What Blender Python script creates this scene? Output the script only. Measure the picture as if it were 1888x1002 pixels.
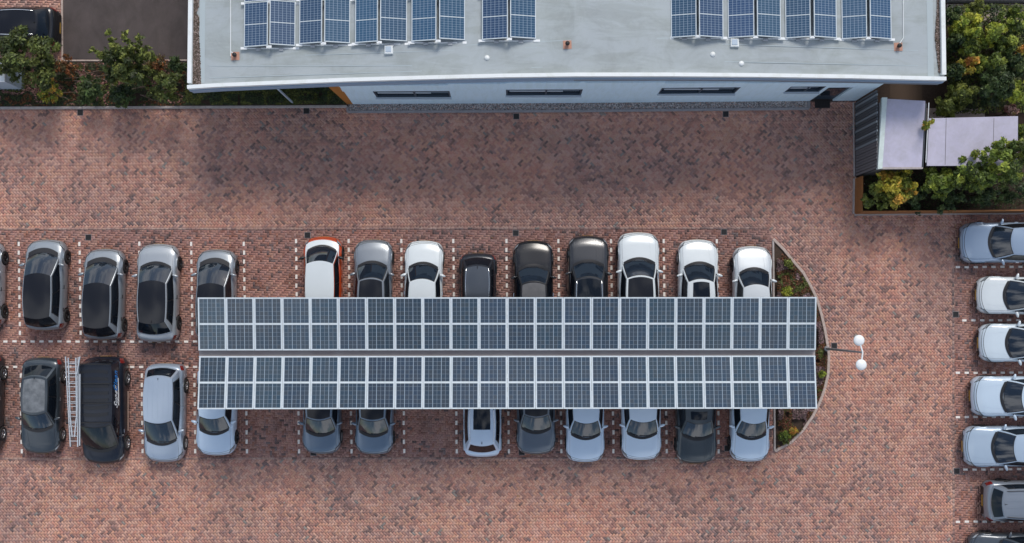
import bpy, bmesh, math, random
import numpy as np
from mathutils import Vector, Matrix
S = bpy.context.scene
for o in list(bpy.data.objects): bpy.data.objects.remove(o)
C = S.collection
R = math.radians
# ------------------------------------------------------------------ camera
H = 49.0; F = 1907.0; TILT = R(2.07)
cam = bpy.data.cameras.new('camera'); co = bpy.data.objects.new('camera', cam); C.objects.link(co)
co.location = (0, 0, H); co.rotation_euler = (TILT, 0, 0)
cam.sensor_width = 36.0; cam.lens = 36.0 * F / 1888.0; cam.clip_end = 3000; cam.clip_start = 0.5
S.camera = co
# ------------------------------------------------------------------ world
SUN_AZ, SUN_EL = R(16), R(43)
w = bpy.data.worlds.new("World"); S.world = w; w.use_nodes = True
nt = w.node_tree; nt.nodes.clear()
def N(t, typ, **kw):
    n = t.nodes.new(typ)
    for k, v in kw.items(): setattr(n, k, v)
    return n
out = N(nt, 'ShaderNodeOutputWorld'); bg = N(nt, 'ShaderNodeBackground')
sky = N(nt, 'ShaderNodeTexSky', sky_type='NISHITA', sun_disc=False, sun_elevation=SUN_EL, sun_rotation=SUN_AZ)
tc = N(nt, 'ShaderNodeTexCoord')
nz = N(nt, 'ShaderNodeTexNoise'); nz.inputs['Scale'].default_value = 3.2; nz.inputs['Detail'].default_value = 7
nz.inputs['Roughness'].default_value = 0.58
rp = N(nt, 'ShaderNodeValToRGB'); rp.color_ramp.elements[0].position = 0.49; rp.color_ramp.elements[1].position = 0.62
mx = N(nt, 'ShaderNodeMix', data_type='RGBA')
mx.inputs['B'].default_value = (10.5, 10.9, 11.6, 1)
nt.links.new(tc.outputs['Generated'], nz.inputs['Vector'])
nt.links.new(nz.outputs['Fac'], rp.inputs['Fac']); nt.links.new(rp.outputs['Color'], mx.inputs['Factor'])
nt.links.new(sky.outputs['Color'], mx.inputs['A']); nt.links.new(mx.outputs['Result'], bg.inputs['Color'])
bg.inputs['Strength'].default_value = 0.09
nt.links.new(bg.outputs['Background'], out.inputs['Surface'])
sl = bpy.data.lights.new('sun', 'SUN'); so = bpy.data.objects.new('sun', sl); C.objects.link(so)
sl.energy = 1.8; sl.angle = R(20); sl.color = (1.0, 0.94, 0.86)
sd = Vector((-math.sin(SUN_AZ)*math.cos(SUN_EL), -math.cos(SUN_AZ)*math.cos(SUN_EL), -math.sin(SUN_EL)))
so.rotation_euler = sd.to_track_quat('-Z', 'Y').to_euler(); so.location = (5, 20, 40)
S.view_settings.view_transform = 'Standard'; S.view_settings.look = 'None'
S.view_settings.exposure = 0.46; S.view_settings.gamma = 1
S.render.engine = 'CYCLES'
rng = np.random.default_rng(7); random.seed(7)

# ------------------------------------------------------------------ helpers
ct, st_ = math.cos(TILT), math.sin(TILT)
def P(px, py, z=0.0):
    """point at height z that the photograph shows at (px, py)"""
    x = (px-944)/F; y = -(py-501)/F; zz = -1.0
    Y = y*ct - zz*st_; Z = y*st_ + zz*ct
    k = (z-H)/Z
    return Vector((x*k, Y*k, z))
def mat(name, col, rough=0.6, metal=0.0, coat=0.0, noise=None, bump=None, spec=0.5, ior=None):
    m = bpy.data.materials.new(name); m.use_nodes = True
    t = m.node_tree; b = t.nodes['Principled BSDF']
    b.inputs['Base Color'].default_value = (*col, 1); b.inputs['Roughness'].default_value = rough
    b.inputs['Metallic'].default_value = metal; b.inputs['Coat Weight'].default_value = coat
    b.inputs['Coat Roughness'].default_value = 0.17 if name.startswith('paint') else 0.04
    b.inputs['Specular IOR Level'].default_value = spec
    if ior: b.inputs['IOR'].default_value = ior
    if noise:
        sc, amt, col2 = noise
        co_ = N(t, 'ShaderNodeTexCoord'); n = N(t, 'ShaderNodeTexNoise')
        n.inputs['Scale'].default_value = sc; n.inputs['Detail'].default_value = 6; n.inputs['Roughness'].default_value = 0.62
        r = N(t, 'ShaderNodeValToRGB'); r.color_ramp.elements[0].position = 0.5-amt/2; r.color_ramp.elements[1].position = 0.5+amt/2
        r.color_ramp.elements[0].color = (*col, 1); r.color_ramp.elements[1].color = (*col2, 1)
        t.links.new(co_.outputs['Object'], n.inputs['Vector']); t.links.new(n.outputs['Fac'], r.inputs['Fac'])
        t.links.new(r.outputs['Color'], b.inputs['Base Color'])
    if bump:
        sc, stg = bump
        co2 = N(t, 'ShaderNodeTexCoord'); n2 = N(t, 'ShaderNodeTexNoise'); n2.inputs['Scale'].default_value = sc
        n2.inputs['Detail'].default_value = 4
        bp = N(t, 'ShaderNodeBump'); bp.inputs['Strength'].default_value = stg; bp.inputs['Distance'].default_value = 0.02
        t.links.new(co2.outputs['Object'], n2.inputs['Vector']); t.links.new(n2.outputs['Fac'], bp.inputs['Height'])
        t.links.new(bp.outputs['Normal'], b.inputs['Normal'])
    return m
def attr_mat(name, rough=0.8, nscale=14, namt=0.35, transl=0.0, spec=0.3):
    m = bpy.data.materials.new(name); m.use_nodes = True
    t = m.node_tree; b = t.nodes['Principled BSDF']; b.inputs['Roughness'].default_value = rough
    b.inputs['Specular IOR Level'].default_value = spec
    a = N(t, 'ShaderNodeAttribute', attribute_name='Col')
    co_ = N(t, 'ShaderNodeTexCoord'); n = N(t, 'ShaderNodeTexNoise'); n.inputs['Scale'].default_value = nscale; n.inputs['Detail'].default_value = 5
    mr = N(t, 'ShaderNodeMapRange'); mr.inputs['From Min'].default_value = 0.3; mr.inputs['From Max'].default_value = 0.7
    mr.inputs['To Min'].default_value = 1-namt; mr.inputs['To Max'].default_value = 1+namt*0.6
    mu = N(t, 'ShaderNodeMix', data_type='RGBA', blend_type='MULTIPLY'); mu.inputs['Factor'].default_value = 1
    t.links.new(co_.outputs['Object'], n.inputs['Vector']); t.links.new(n.outputs['Fac'], mr.inputs['Value'])
    t.links.new(a.outputs['Color'], mu.inputs['A']); t.links.new(mr.outputs['Result'], mu.inputs['B'])
    t.links.new(mu.outputs['Result'], b.inputs['Base Color'])
    if transl:
        tr = N(t, 'ShaderNodeBsdfTranslucent'); ms = N(t, 'ShaderNodeMixShader'); ms.inputs['Fac'].default_value = transl
        t.links.new(mu.outputs['Result'], tr.inputs['Color'])
        t.links.new(b.outputs['BSDF'], ms.inputs[1]); t.links.new(tr.outputs['BSDF'], ms.inputs[2])
        t.links.new(ms.outputs['Shader'], t.nodes['Material Output'].inputs['Surface'])
    return m
def tag(o, label=None, cat=None, group=None, kind=None):
    if label: o['label'] = label
    if cat: o['category'] = cat
    if group: o['group'] = group
    if kind: o['kind'] = kind
    return o
def empty(name, loc=(0, 0, 0), rz=0, label=None, cat=None, group=None):
    o = bpy.data.objects.new(name, None); C.objects.link(o); o.location = loc; o.rotation_euler = (0, 0, rz)
    o.empty_display_size = 0.3
    return tag(o, label, cat, group)
def link(name, me, parent=None, loc=None, rot=None):
    o = bpy.data.objects.new(name, me); C.objects.link(o)
    if parent: o.parent = parent
    if loc is not None: o.location = loc
    if rot is not None: o.rotation_euler = rot
    return o
def np_mesh(name, V, Q, m, col=None, smooth=False):
    """V (n,3) array, Q (k,4) or (k,3) int array, col (k,3) colour per face"""
    V = np.asarray(V, np.float32); Q = np.asarray(Q, np.int32); k, n = Q.shape
    me = bpy.data.meshes.new(name)
    me.vertices.add(len(V)); me.vertices.foreach_set('co', V.ravel())
    me.loops.add(k*n); me.loops.foreach_set('vertex_index', Q.ravel())
    me.polygons.add(k); me.polygons.foreach_set('loop_start', np.arange(0, k*n, n, dtype=np.int32))
    try: me.polygons.foreach_set('loop_total', np.full(k, n, np.int32))
    except Exception: pass
    me.update(calc_edges=True)
    if col is not None:
        a = me.attributes.new('Col', 'FLOAT_COLOR', 'CORNER')
        c = np.ones((k, n, 4), np.float32); c[:, :, :3] = np.asarray(col, np.float32)[:, None, :]
        a.data.foreach_set('color', c.ravel())
    if smooth: me.polygons.foreach_set('use_smooth', np.ones(k, bool))
    me.materials.append(m); return me
class MB:
    def __init__(s): s.v = []; s.f = []; s.mi = []; s.sm = []; s.mats = []
    def m(s, mt):
        if mt not in s.mats: s.mats.append(mt)
        return s.mats.index(mt)
    def add(s, vs, fs, mt, smooth=False):
        b = len(s.v); s.v += [tuple(v) for v in vs]; i = s.m(mt)
        for f in fs: s.f.append([b+q for q in f]); s.mi.append(i); s.sm.append(smooth)
    def box(s, c, d, mt, rz=0.0, bev=0.0):
        x, y, z = d[0]/2, d[1]/2, d[2]/2; ca, sa = math.cos(rz), math.sin(rz)
        if bev <= 0:
            pts = [(sx*x, sy*y, sz*z) for sz in (-1, 1) for sx, sy in ((-1, -1), (1, -1), (1, 1), (-1, 1))]
            fs = [(3, 2, 1, 0), (4, 5, 6, 7), (0, 1, 5, 4), (1, 2, 6, 5), (2, 3, 7, 6), (3, 0, 4, 7)]
        else:
            b = bev; pts = []
            for zz, ins in ((-z, 0), (z-b, 0), (z, b)):
                pts += [(sx*(x-ins), sy*(y-ins), zz) for sx, sy in ((-1, -1), (1, -1), (1, 1), (-1, 1))]
            fs = [(3, 2, 1, 0), (8, 9, 10, 11)]
            for r in (0, 4):
                for i in range(4): fs.append((r+i, r+(i+1) % 4, r+4+(i+1) % 4, r+4+i))
        s.add([(c[0]+p[0]*ca-p[1]*sa, c[1]+p[0]*sa+p[1]*ca, c[2]+p[2]) for p in pts], fs, mt)
    def prism(s, poly, z0, z1, mt, top=None):
        """poly list of (x,y[,z-offset]) ccw"""
        n = len(poly); zo = [p[2] if len(p) > 2 else 0 for p in poly]
        vs = [(p[0], p[1], z0) for p in poly]+[(p[0], p[1], z1+zo[i]) for i, p in enumerate(poly)]
        fs = [tuple(range(n-1, -1, -1))]+[(i, (i+1) % n, n+(i+1) % n, n+i) for i in range(n)]
        s.add(vs, fs, mt); s.add([vs[n+i] for i in range(n)], [tuple(range(n))], top or mt)
    def tube(s, p0, p1, r0, mt, r1=None, n=8, smooth=True):
        p0, p1 = Vector(p0), Vector(p1); r1 = r0 if r1 is None else r1
        d = (p1-p0).normalized(); a = d.orthogonal().normalized(); b = d.cross(a)
        vs = [];
        for p, r in ((p0, r0), (p1, r1)):
            vs += [p+a*(r*math.cos(2*math.pi*i/n))+b*(r*math.sin(2*math.pi*i/n)) for i in range(n)]
        s.add(vs, [(i, (i+1) % n, n+(i+1) % n, n+i) for i in range(n)], mt, smooth)
        s.add(vs, [tuple(range(n-1, -1, -1)), tuple(range(n, 2*n))], mt)
    def path(s, pts, r, mt, n=6):
        for a, b in zip(pts[:-1], pts[1:]): s.tube(a, b, r, mt, n=n)
    def lathe(s, prof, c, mt, axis='z', n=20, smooth=True):
        vs = []
        for r, h in prof:
            for i in range(n):
                a = 2*math.pi*i/n; q = (r*math.cos(a), r*math.sin(a), h)
                if axis == 'x': q = (q[2], q[0], q[1])
                vs.append((c[0]+q[0], c[1]+q[1], c[2]+q[2]))
        m_ = len(prof)
        fs = [(j*n+i, j*n+(i+1) % n, (j+1)*n+(i+1) % n, (j+1)*n+i) for j in range(m_-1) for i in range(n)]
        s.add(vs, fs, mt, smooth)
    def grid(s, fn, u0, u1, nu, v0, v1, nv, mt, off=0.0, skirt=0.012, flip=False):
        """patch of an analytic surface, lifted by off, with a skirt down to the surface"""
        us = [u0+(u1-u0)*i/nu for i in range(nu+1)]; vs_ = [v0+(v1-v0)*j/nv for j in range(nv+1)]
        def nrm(u, v):
            e = 1e-3
            a = Vector(fn(u+e, v))-Vector(fn(u-e, v)); b = Vector(fn(u, v+e))-Vector(fn(u, v-e))
            n = a.cross(b)
            if n.length < 1e-12: return Vector((0, 0, 1))
            n.normalize(); return -n if flip else n
        top = []; nr = []
        for v in vs_:
            for u in us:
                p = Vector(fn(u, v)); n = nrm(u, v) if (off or skirt) else Vector((0, 0, 1)); nr.append(n); top.append(p+n*off)
        W_ = nu+1; fs = []
        for j in range(nv):
            for i in range(nu):
                q = (j*W_+i, j*W_+i+1, (j+1)*W_+i+1, (j+1)*W_+i)
                fs.append(q[::-1] if flip else q)
        s.add(top, fs, mt, True)
        if off:
            bd = [i for i in range(W_)]+[j*W_+nu for j in range(1, nv+1)]+[nv*W_+i for i in range(nu-1, -1, -1)]+[j*W_ for j in range(nv-1, 0, -1)]
            a = [top[i] for i in bd]; b = [top[i]-nr[i]*(off+skirt) for i in bd]; k = len(bd)
            ff = [(i, k+i, k+(i+1) % k, (i+1) % k) for i in range(k)]
            if flip: ff = [f[::-1] for f in ff]
            s.add(a+b, ff, mt)
    def mesh(s, name):
        me = bpy.data.meshes.new(name); me.from_pydata(s.v, [], s.f)
        for m_ in s.mats: me.materials.append(m_)
        me.polygons.foreach_set('material_index', s.mi); me.polygons.foreach_set('use_smooth', s.sm); me.update(); return me
    def build(s, name, parent=None, loc=None, rot=None): return link(name, s.mesh(name), parent, loc, rot)
def structure(o, label=None):
    o['kind'] = 'structure'
    if label: o['label'] = label
    return o
def inpoly(X, Y, poly):
    r = np.zeros(X.shape, bool); n = len(poly)
    for i in range(n):
        x0, y0 = poly[i][:2]; x1, y1 = poly[(i+1) % n][:2]
        c = ((y0 > Y) != (y1 > Y)) & (X < (x1-x0)*(Y-y0)/(y1-y0+1e-12)+x0); r ^= c
    return r
def vnoise(X, Y, scale, seed):
    r = np.random.default_rng(seed); g = r.random((256, 256))
    x = X/scale+1000; y = Y/scale+1000; xi = np.floor(x).astype(int); yi = np.floor(y).astype(int)
    fx = x-xi; fy = y-yi; fx = fx*fx*(3-2*fx); fy = fy*fy*(3-2*fy)
    a = g[xi % 256, yi % 256]; b = g[(xi+1) % 256, yi % 256]; c = g[xi % 256, (yi+1) % 256]; d = g[(xi+1) % 256, (yi+1) % 256]
    return (a*(1-fx)+b*fx)*(1-fy)+(c*(1-fx)+d*fx)*fy
G = lambda px, py: tuple(P(px, py, 0))[:2]

# ------------------------------------------------------------------ materials
M = {}
M['brick'] = attr_mat('brick_clay', 0.88, 22, 0.28)
M['sand'] = mat('joint_sand', (0.42, 0.265, 0.215), 0.95)
M['ground'] = mat('clay_paving_far', (0.22, 0.12, 0.095), 0.9, noise=(6, 0.5, (0.30, 0.16, 0.12)))
M['whitebrick'] = mat('white_brick', (0.72, 0.66, 0.60), 0.7, noise=(9, 0.5, (0.86, 0.82, 0.77)))
M['kerb'] = mat('kerb_concrete', (0.36, 0.32, 0.31), 0.85, noise=(5, 0.5, (0.46, 0.41, 0.39)))
M['kerb_warm'] = mat('kerb_warm', (0.42, 0.33, 0.29), 0.85, noise=(5, 0.5, (0.55, 0.45, 0.40)))
M['kerb_dark'] = mat('kerb_dark', (0.20, 0.19, 0.20), 0.85, noise=(7, 0.5, (0.28, 0.27, 0.28)))
M['soil'] = mat('soil', (0.035, 0.022, 0.016), 0.95, noise=(8, 0.5, (0.07, 0.045, 0.032)))
M['asphalt'] = mat('asphalt_pad', (0.055, 0.043, 0.042), 0.85, noise=(0.9, 0.5, (0.085, 0.067, 0.063)))
M['roof'] = mat('roof_membrane', (0.31, 0.345, 0.37), 0.62, noise=(0.25, 0.55, (0.40, 0.445, 0.455)))
M['roof_edge'] = mat('roof_edge_strip', (0.38, 0.44, 0.46), 0.6)
M['parapet'] = mat('parapet_cap', (0.74, 0.77, 0.77), 0.45)
M['fascia'] = mat('fascia', (0.20, 0.23, 0.27), 0.5)
M['fascia_pale'] = mat('fascia_pale', (0.27, 0.37, 0.50), 0.45)
M['wall'] = mat('wall_render', (0.64, 0.82, 0.95), 0.7, noise=(1.2, 0.5, (0.67, 0.84, 0.96)))
M['glass'] = mat('window_glass', (0.012, 0.020, 0.032), 0.06, spec=0.9)
M['frame_dark'] = mat('frame_dark', (0.03, 0.05, 0.075), 0.4)
M['frame_light'] = mat('frame_light', (0.42, 0.50, 0.58), 0.4)
M['wood'] = mat('orange_wood', (0.36, 0.13, 0.022), 0.6, noise=(4, 0.5, (0.46, 0.18, 0.03)))
M['corten'] = mat('rust_panel', (0.19, 0.075, 0.02), 0.7, noise=(3, 0.5, (0.30, 0.12, 0.03)))
M['gravel'] = attr_mat('gravel', 0.9, 30, 0.3)
M['moss'] = mat('roof_gravel_moss', (0.085, 0.06, 0.05), 0.95, noise=(5, 0.5, (0.16, 0.125, 0.115)), bump=(30, 0.8))
M['salmon'] = mat('flashing_patch', (0.46, 0.24, 0.17), 0.7)
M['black'] = mat('black_rubber', (0.012, 0.012, 0.013), 0.6)
M['drain'] = mat('drain_iron', (0.010, 0.009, 0.010), 0.6)
M['steel'] = mat('galvanised_steel', (0.42, 0.44, 0.46), 0.45, metal=0.7)
M['gutter'] = mat('gutter_dirty', (.30, .255, .25), .8, noise=(1.2, .5, (.38, .35, .35)))
M['alu'] = mat('aluminium', (0.62, 0.65, 0.68), 0.35, metal=0.55)
M['white'] = mat('white_metal', (0.78, 0.80, 0.80), 0.4)
M['panelframe'] = mat('panel_frame', (0.58, 0.64, 0.68), 0.4)
M['lilac'] = mat('lilac_membrane', (0.42, 0.40, 0.52), 0.6, noise=(0.6, 0.6, (0.50, 0.48, 0.58)))
M['mint'] = mat('pale_parapet', (0.58, 0.66, 0.64), 0.5)
M['slatd'] = mat('slat_dark', (0.075, 0.085, 0.095), 0.5)
M['slatl'] = mat('slat_light', (0.22, 0.25, 0.27), 0.5)
M['board'] = mat('grey_board', (0.15, 0.145, 0.155), 0.65, noise=(3, 0.5, (0.15, 0.14, 0.145)))
M['leaf'] = attr_mat('foliage', 0.55, 3.0, 0.3, transl=0.22, spec=0.4)
M['bark'] = mat('bark', (0.07, 0.045, 0.03), 0.9)
M['stick'] = mat('pale_stick', (0.30, 0.20, 0.16), 0.85)
M['rubber'] = mat('tyre', (0.018, 0.018, 0.019), 0.8)
M['rimd'] = mat('rim_dark', (0.06, 0.06, 0.065), 0.35, metal=0.7)
M['riml'] = mat('rim_light', (0.55, 0.56, 0.58), 0.3, metal=0.8)
M['carglass'] = mat('car_glass', (0.006, 0.009, 0.014), 0.04, spec=0.4, coat=0.05)
M['screen'] = mat('windscreen_glass', (0.010, 0.016, 0.026), 0.05, spec=.8, coat=.35)
M['trim'] = mat('black_trim', (0.012, 0.012, 0.014), 0.4)
M['chrome'] = mat('chrome', (0.7, 0.72, 0.74), 0.15, metal=1.0)
M['lamp'] = mat('headlight', (0.30, 0.33, 0.36), 0.08, metal=0.3, coat=1.0)
M['tail'] = mat('tail_light', (0.17, 0.012, 0.01), 0.2, coat=1.0)
M['plate'] = mat('plate_yellow', (0.36, 0.20, 0.03), 0.6)
M['underside'] = mat('underbody', (0.01, 0.01, 0.01), 0.9)

def dirty(key, scale, lo, squash=(1, 1, 1), p0=.36, p1=.56):
    """stains: multiplies the base colour with a second, blotchier noise"""
    t = M[key].node_tree; b = t.nodes['Principled BSDF']; src = b.inputs['Base Color'].links[0].from_socket if b.inputs['Base Color'].links else None
    c0 = tuple(b.inputs['Base Color'].default_value)
    co_ = N(t, 'ShaderNodeTexCoord'); mp = N(t, 'ShaderNodeMapping'); mp.inputs['Scale'].default_value = squash; n = N(t, 'ShaderNodeTexNoise')
    n.inputs['Scale'].default_value = scale; n.inputs['Detail'].default_value = 8; n.inputs['Roughness'].default_value = .7; n.inputs['Distortion'].default_value = .6
    r = N(t, 'ShaderNodeValToRGB'); r.color_ramp.elements[0].position = p0; r.color_ramp.elements[1].position = p1
    r.color_ramp.elements[0].color = (lo, lo, lo*.97, 1)
    m = N(t, 'ShaderNodeMix', data_type='RGBA', blend_type='MULTIPLY'); m.inputs['Factor'].default_value = 1
    t.links.new(co_.outputs['Object'], mp.inputs['Vector']); t.links.new(mp.outputs['Vector'], n.inputs['Vector']); t.links.new(n.outputs['Fac'], r.inputs['Fac'])
    if src: t.links.new(src, m.inputs['A'])
    else: m.inputs['A'].default_value = c0
    t.links.new(r.outputs['Color'], m.inputs['B']); t.links.new(m.outputs['Result'], b.inputs['Base Color'])
dirty('roof', .8, .86); dirty('roof', .35, .90, (1, 5, 1), .42, .52); dirty('lilac', .9, .91); dirty('lilac', 3, .93); dirty('asphalt', 1.6, .78, (1, .5, 1)); dirty('wall', 1.2, .93, (4, 1, .6)); dirty('parapet', 1.5, .93, (1, 1, 1), .40, .50)
dirty('kerb', 3, .8); dirty('kerb_warm', 3, .8); dirty('mint', 2, .85); dirty('panelframe', 2.5, .88)
def panel_mat(name, base, line, nu, nv, w_u, w_v, strip=0.0, tint=None, bus=1.0):
    m = bpy.data.materials.new(name); m.use_nodes = True; t = m.node_tree; b = t.nodes['Principled BSDF']
    b.inputs['Roughness'].default_value = 0.16; b.inputs['Specular IOR Level'].default_value = 0.5
    uv = N(t, 'ShaderNodeUVMap'); sp = N(t, 'ShaderNodeSeparateXYZ'); t.links.new(uv.outputs['UV'], sp.inputs['Vector'])
    def mth(op, a, bb=None, c=None):
        n = N(t, 'ShaderNodeMath', operation=op)
        for i, x in enumerate((a, bb, c)):
            if x is None: continue
            if isinstance(x, (int, float)): n.inputs[i].default_value = x
            else: t.links.new(x, n.inputs[i])
        return n.outputs[0]
    def lines(sock, n, wd):
        f = mth('ABSOLUTE', mth('SUBTRACT', mth('FRACT', mth('MULTIPLY', sock, float(n))), 0.5))
        return mth('GREATER_THAN', f, 0.5-wd)
    lu = lines(sp.outputs['X'], nu, w_u); lv = lines(sp.outputs['Y'], nv, w_v)
    lu2 = lines(sp.outputs['X'], nu/2, w_u*0.9)
    fac = mth('MAXIMUM', mth('MULTIPLY', lu, 0.62), mth('MULTIPLY', lv, 0.5))
    fac = mth('MAXIMUM', fac, mth('MULTIPLY', lu2, bus))
    # each cell its own slight tone
    cu = mth('FLOOR', mth('MULTIPLY', sp.outputs['X'], float(nu))); cv = mth('FLOOR', mth('MULTIPLY', sp.outputs['Y'], float(nv)))
    cb = N(t, 'ShaderNodeCombineXYZ'); oi = N(t, 'ShaderNodeObjectInfo')
    t.links.new(cu, cb.inputs[0]); t.links.new(cv, cb.inputs[1]); t.links.new(mth('MULTIPLY', oi.outputs['Random'], 57.0), cb.inputs[2])
    wn = N(t, 'ShaderNodeTexWhiteNoise', noise_dimensions='3D'); t.links.new(cb.outputs[0], wn.inputs['Vector'])
    mixc = N(t, 'ShaderNodeMix', data_type='RGBA'); mixc.inputs['A'].default_value = (*base, 1); mixc.inputs['B'].default_value = (*(tint or base), 1)
    t.links.new(wn.outputs['Value'], mixc.inputs['Factor'])
    hs = N(t, 'ShaderNodeHueSaturation'); t.links.new(mixc.outputs['Result'], hs.inputs['Color'])
    t.links.new(mth('MULTIPLY_ADD', oi.outputs['Random'], .35, .82), hs.inputs['Value']); t.links.new(mth('MULTIPLY_ADD', mth('FRACT', mth('MULTIPLY', oi.outputs['Random'], 13.7)), .022, .486), hs.inputs['Hue'])
    # dust film
    gc = N(t, 'ShaderNodeTexCoord'); dn = N(t, 'ShaderNodeTexNoise'); dn.inputs['Scale'].default_value = 1.6; dn.inputs['Detail'].default_value = 5
    vm = N(t, 'ShaderNodeVectorMath', operation='ADD'); t.links.new(gc.outputs['Object'], vm.inputs[0]); t.links.new(cb.outputs[0], vm.inputs[1]) if False else t.links.new(oi.outputs['Location'], vm.inputs[1])
    t.links.new(vm.outputs[0], dn.inputs['Vector']); dm_ = N(t, 'ShaderNodeMix', data_type='RGBA'); t.links.new(mth('MULTIPLY', dn.outputs['Fac'], .10), dm_.inputs['Factor'])
    t.links.new(hs.outputs['Color'], dm_.inputs['A']); dm_.inputs['B'].default_value = (.20, .20, .20, 1)
    mr = N(t, 'ShaderNodeMix', data_type='RGBA'); t.links.new(fac, mr.inputs['Factor'])
    t.links.new(dm_.outputs['Result'], mr.inputs['A']); mr.inputs['B'].default_value = (*line, 1)
    t.links.new(mr.outputs['Result'], b.inputs['Base Color'])
    return m
M['pv'] = panel_mat('pv_cells', (0.030, 0.055, 0.088), (0.30, 0.37, 0.44), 6, 12, 0.036, 0.032, tint=(0.044, 0.060, 0.080))
M['pvroof'] = panel_mat('pv_cells_roof', (0.022, 0.066, 0.140), (0.38, 0.46, 0.56), 6, 18, 0.050, 0.06, tint=(0.032, 0.076, 0.150), bus=0.0)

# ------------------------------------------------------------------ ground and brick paving
mb = MB(); mb.add([(-300, -300, -0.03), (300, -300, -0.03), (300, 300, -0.03), (-300, 300, -0.03)], [(0, 1, 2, 3)], M['ground'])
structure(mb.build('ground'), 'reddish brick yard stretching past the frame')
X0, X1, Y0, Y1 = -27.5, 27.5, -14.5, 15.5
mb = MB(); mb.add([(X0, Y0, -0.009), (X1, Y0, -0.009), (X1, Y1, -0.009), (X0, Y1, -0.009)], [(0, 1, 2, 3)], M['sand'])
structure(mb.build('paving_bed'), 'dark sand bed under the brick paving')
BW, BL, GAP = 0.106, 0.212, 0.003
island_arc = [(1425, 441), (1443, 459), (1460, 480), (1480, 503), (1493, 526), (1504, 548), (1512, 574), (1519, 603), (1525, 636), (1527.5, 655), (1526, 690), (1520, 715), (1511, 741), (1498, 767), (1480, 793), (1458, 815), (1428, 832)]
island = [G(*p) for p in island_arc]
park = [G(-150, 421), G(1420, 419), G(1425, 441)]+[G(*p) for p in [(1425, 640), (1427, 844), (-150, 845)]]
park_r = [G(1757, 396), G(2050, 396), G(2050, 1090), G(1758, 1090)]
kerb_line = [(-150, 203), (343, 200), (640, 198), (640, 206), (1060, 204), (1491, 200)]
north = [G(*p) for p in kerb_line]+[G(1491, 186), G(1577, 186), G(1574, 396), G(2050, 392), G(2050, -120), G(-150, -120)]
topleft = [G(-150, -120), G(116, -120), G(116, 110), G(-150, 110)]
def herring(theta):
    n = 420; a, b = np.meshgrid(np.arange(-n, n), np.arange(-n//2, n//2), indexing='ij')
    hx = (a+2*b); hy = (a-2*b); u = BW
    cx = np.concatenate([(hx+1).ravel(), (hx-0.5).ravel()])*u; cy = np.concatenate([(hy+0.5).ravel(), (hy+1).ravel()])*u
    ang = np.concatenate([np.zeros(hx.size), np.full(hx.size, math.pi/2)])
    c, s = math.cos(theta), math.sin(theta)
    return cx*c-cy*s, cx*s+cy*c, ang+theta
def brick_cols(X, Y, warm):
    n = len(X); big = vnoise(X, Y, 3.4, 3)*.6+vnoise(X, Y, 1.3, 4)*.4; u_, v_ = (X+Y)*.7, (X-Y)*.7
    sm = vnoise(u_*.8, v_*1.6, .42, 5); md = vnoise(X, Y, .8, 6)
    light = np.array([[0.50, 0.285, 0.225], [0.49, 0.250, 0.185], [0.53, 0.305, 0.230], [0.47, 0.228, 0.172], [0.51, 0.272, 0.190]])
    mid = np.array([[0.365, 0.200, 0.165], [0.33, 0.175, 0.145], [0.34, 0.200, 0.175], [0.39, 0.205, 0.16]])
    dk = np.array([[0.225, 0.135, 0.115], [0.20, 0.125, 0.11], [0.26, 0.225, 0.20], [0.24, 0.15, 0.13], [0.185, 0.130, 0.125], [.27, .16, .135]])
    if warm:
        light = np.array([[0.375, 0.195, 0.155], [0.345, 0.172, 0.138], [0.39, 0.212, 0.163], [0.335, 0.168, 0.14], [0.36, 0.200, 0.172]])
        mid = np.array([[0.29, 0.145, 0.115], [0.25, 0.115, 0.09], [0.28, 0.16, 0.14], [0.31, 0.14, 0.10]])
        dk = np.array([[0.17, 0.10, 0.09], [0.14, 0.095, 0.095], [0.19, 0.14, 0.135], [0.12, 0.08, 0.075]])
    t = (sm-.5)*.34+(md-.5)*.18+(big-.5)*.15+rng.normal(size=n)*.22+.445
    cl = light[rng.integers(0, len(light), n)]; cm = mid[rng.integers(0, len(mid), n)]; cd = dk[rng.integers(0, len(dk), n)]
    c = np.where((t < .55)[:, None], cl, np.where((t < .78)[:, None], cm, cd))
    hue = vnoise(X, Y, .55, 31)-.5; c = c*(.955+.09*rng.random(n)+.14*hue)[:, None]; c[:, 0] *= 1+.05*(vnoise(X, Y, .9, 32)-.5)
    g = np.clip((big-.30)/.40, 0, 1)[:, None]; tone = c.mean(1, keepdims=True)
    # oil drips in the bays and dull tyre-worn strips on the lanes
    if warm:
        for k in range(60):
            ox, oy = G(rng.uniform(0, 1420), rng.choice([500, 590, 720, 800])+rng.uniform(-25, 25)); rr = rng.uniform(.12, .45)
            d2 = ((X-ox)**2+((Y-oy)*.8)**2)/rr**2; c = c*(1-.38*np.exp(-d2))[:, None]
    else:
        for yy in (262, 315, 352, 905, 950): 
            wob = (vnoise(X, X*0, 4.0, int(yy))-.5)*1.0; d2 = ((Y-G(900, yy)[1]-wob)/.28)**2; c = c*(1-.07*np.exp(-d2))[:, None]
    c = c*(1.06-.16*g); c = c*(1-.15*g)+tone*.15*g*np.array([[1.0, .96, 1.04]])
    return c
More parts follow.
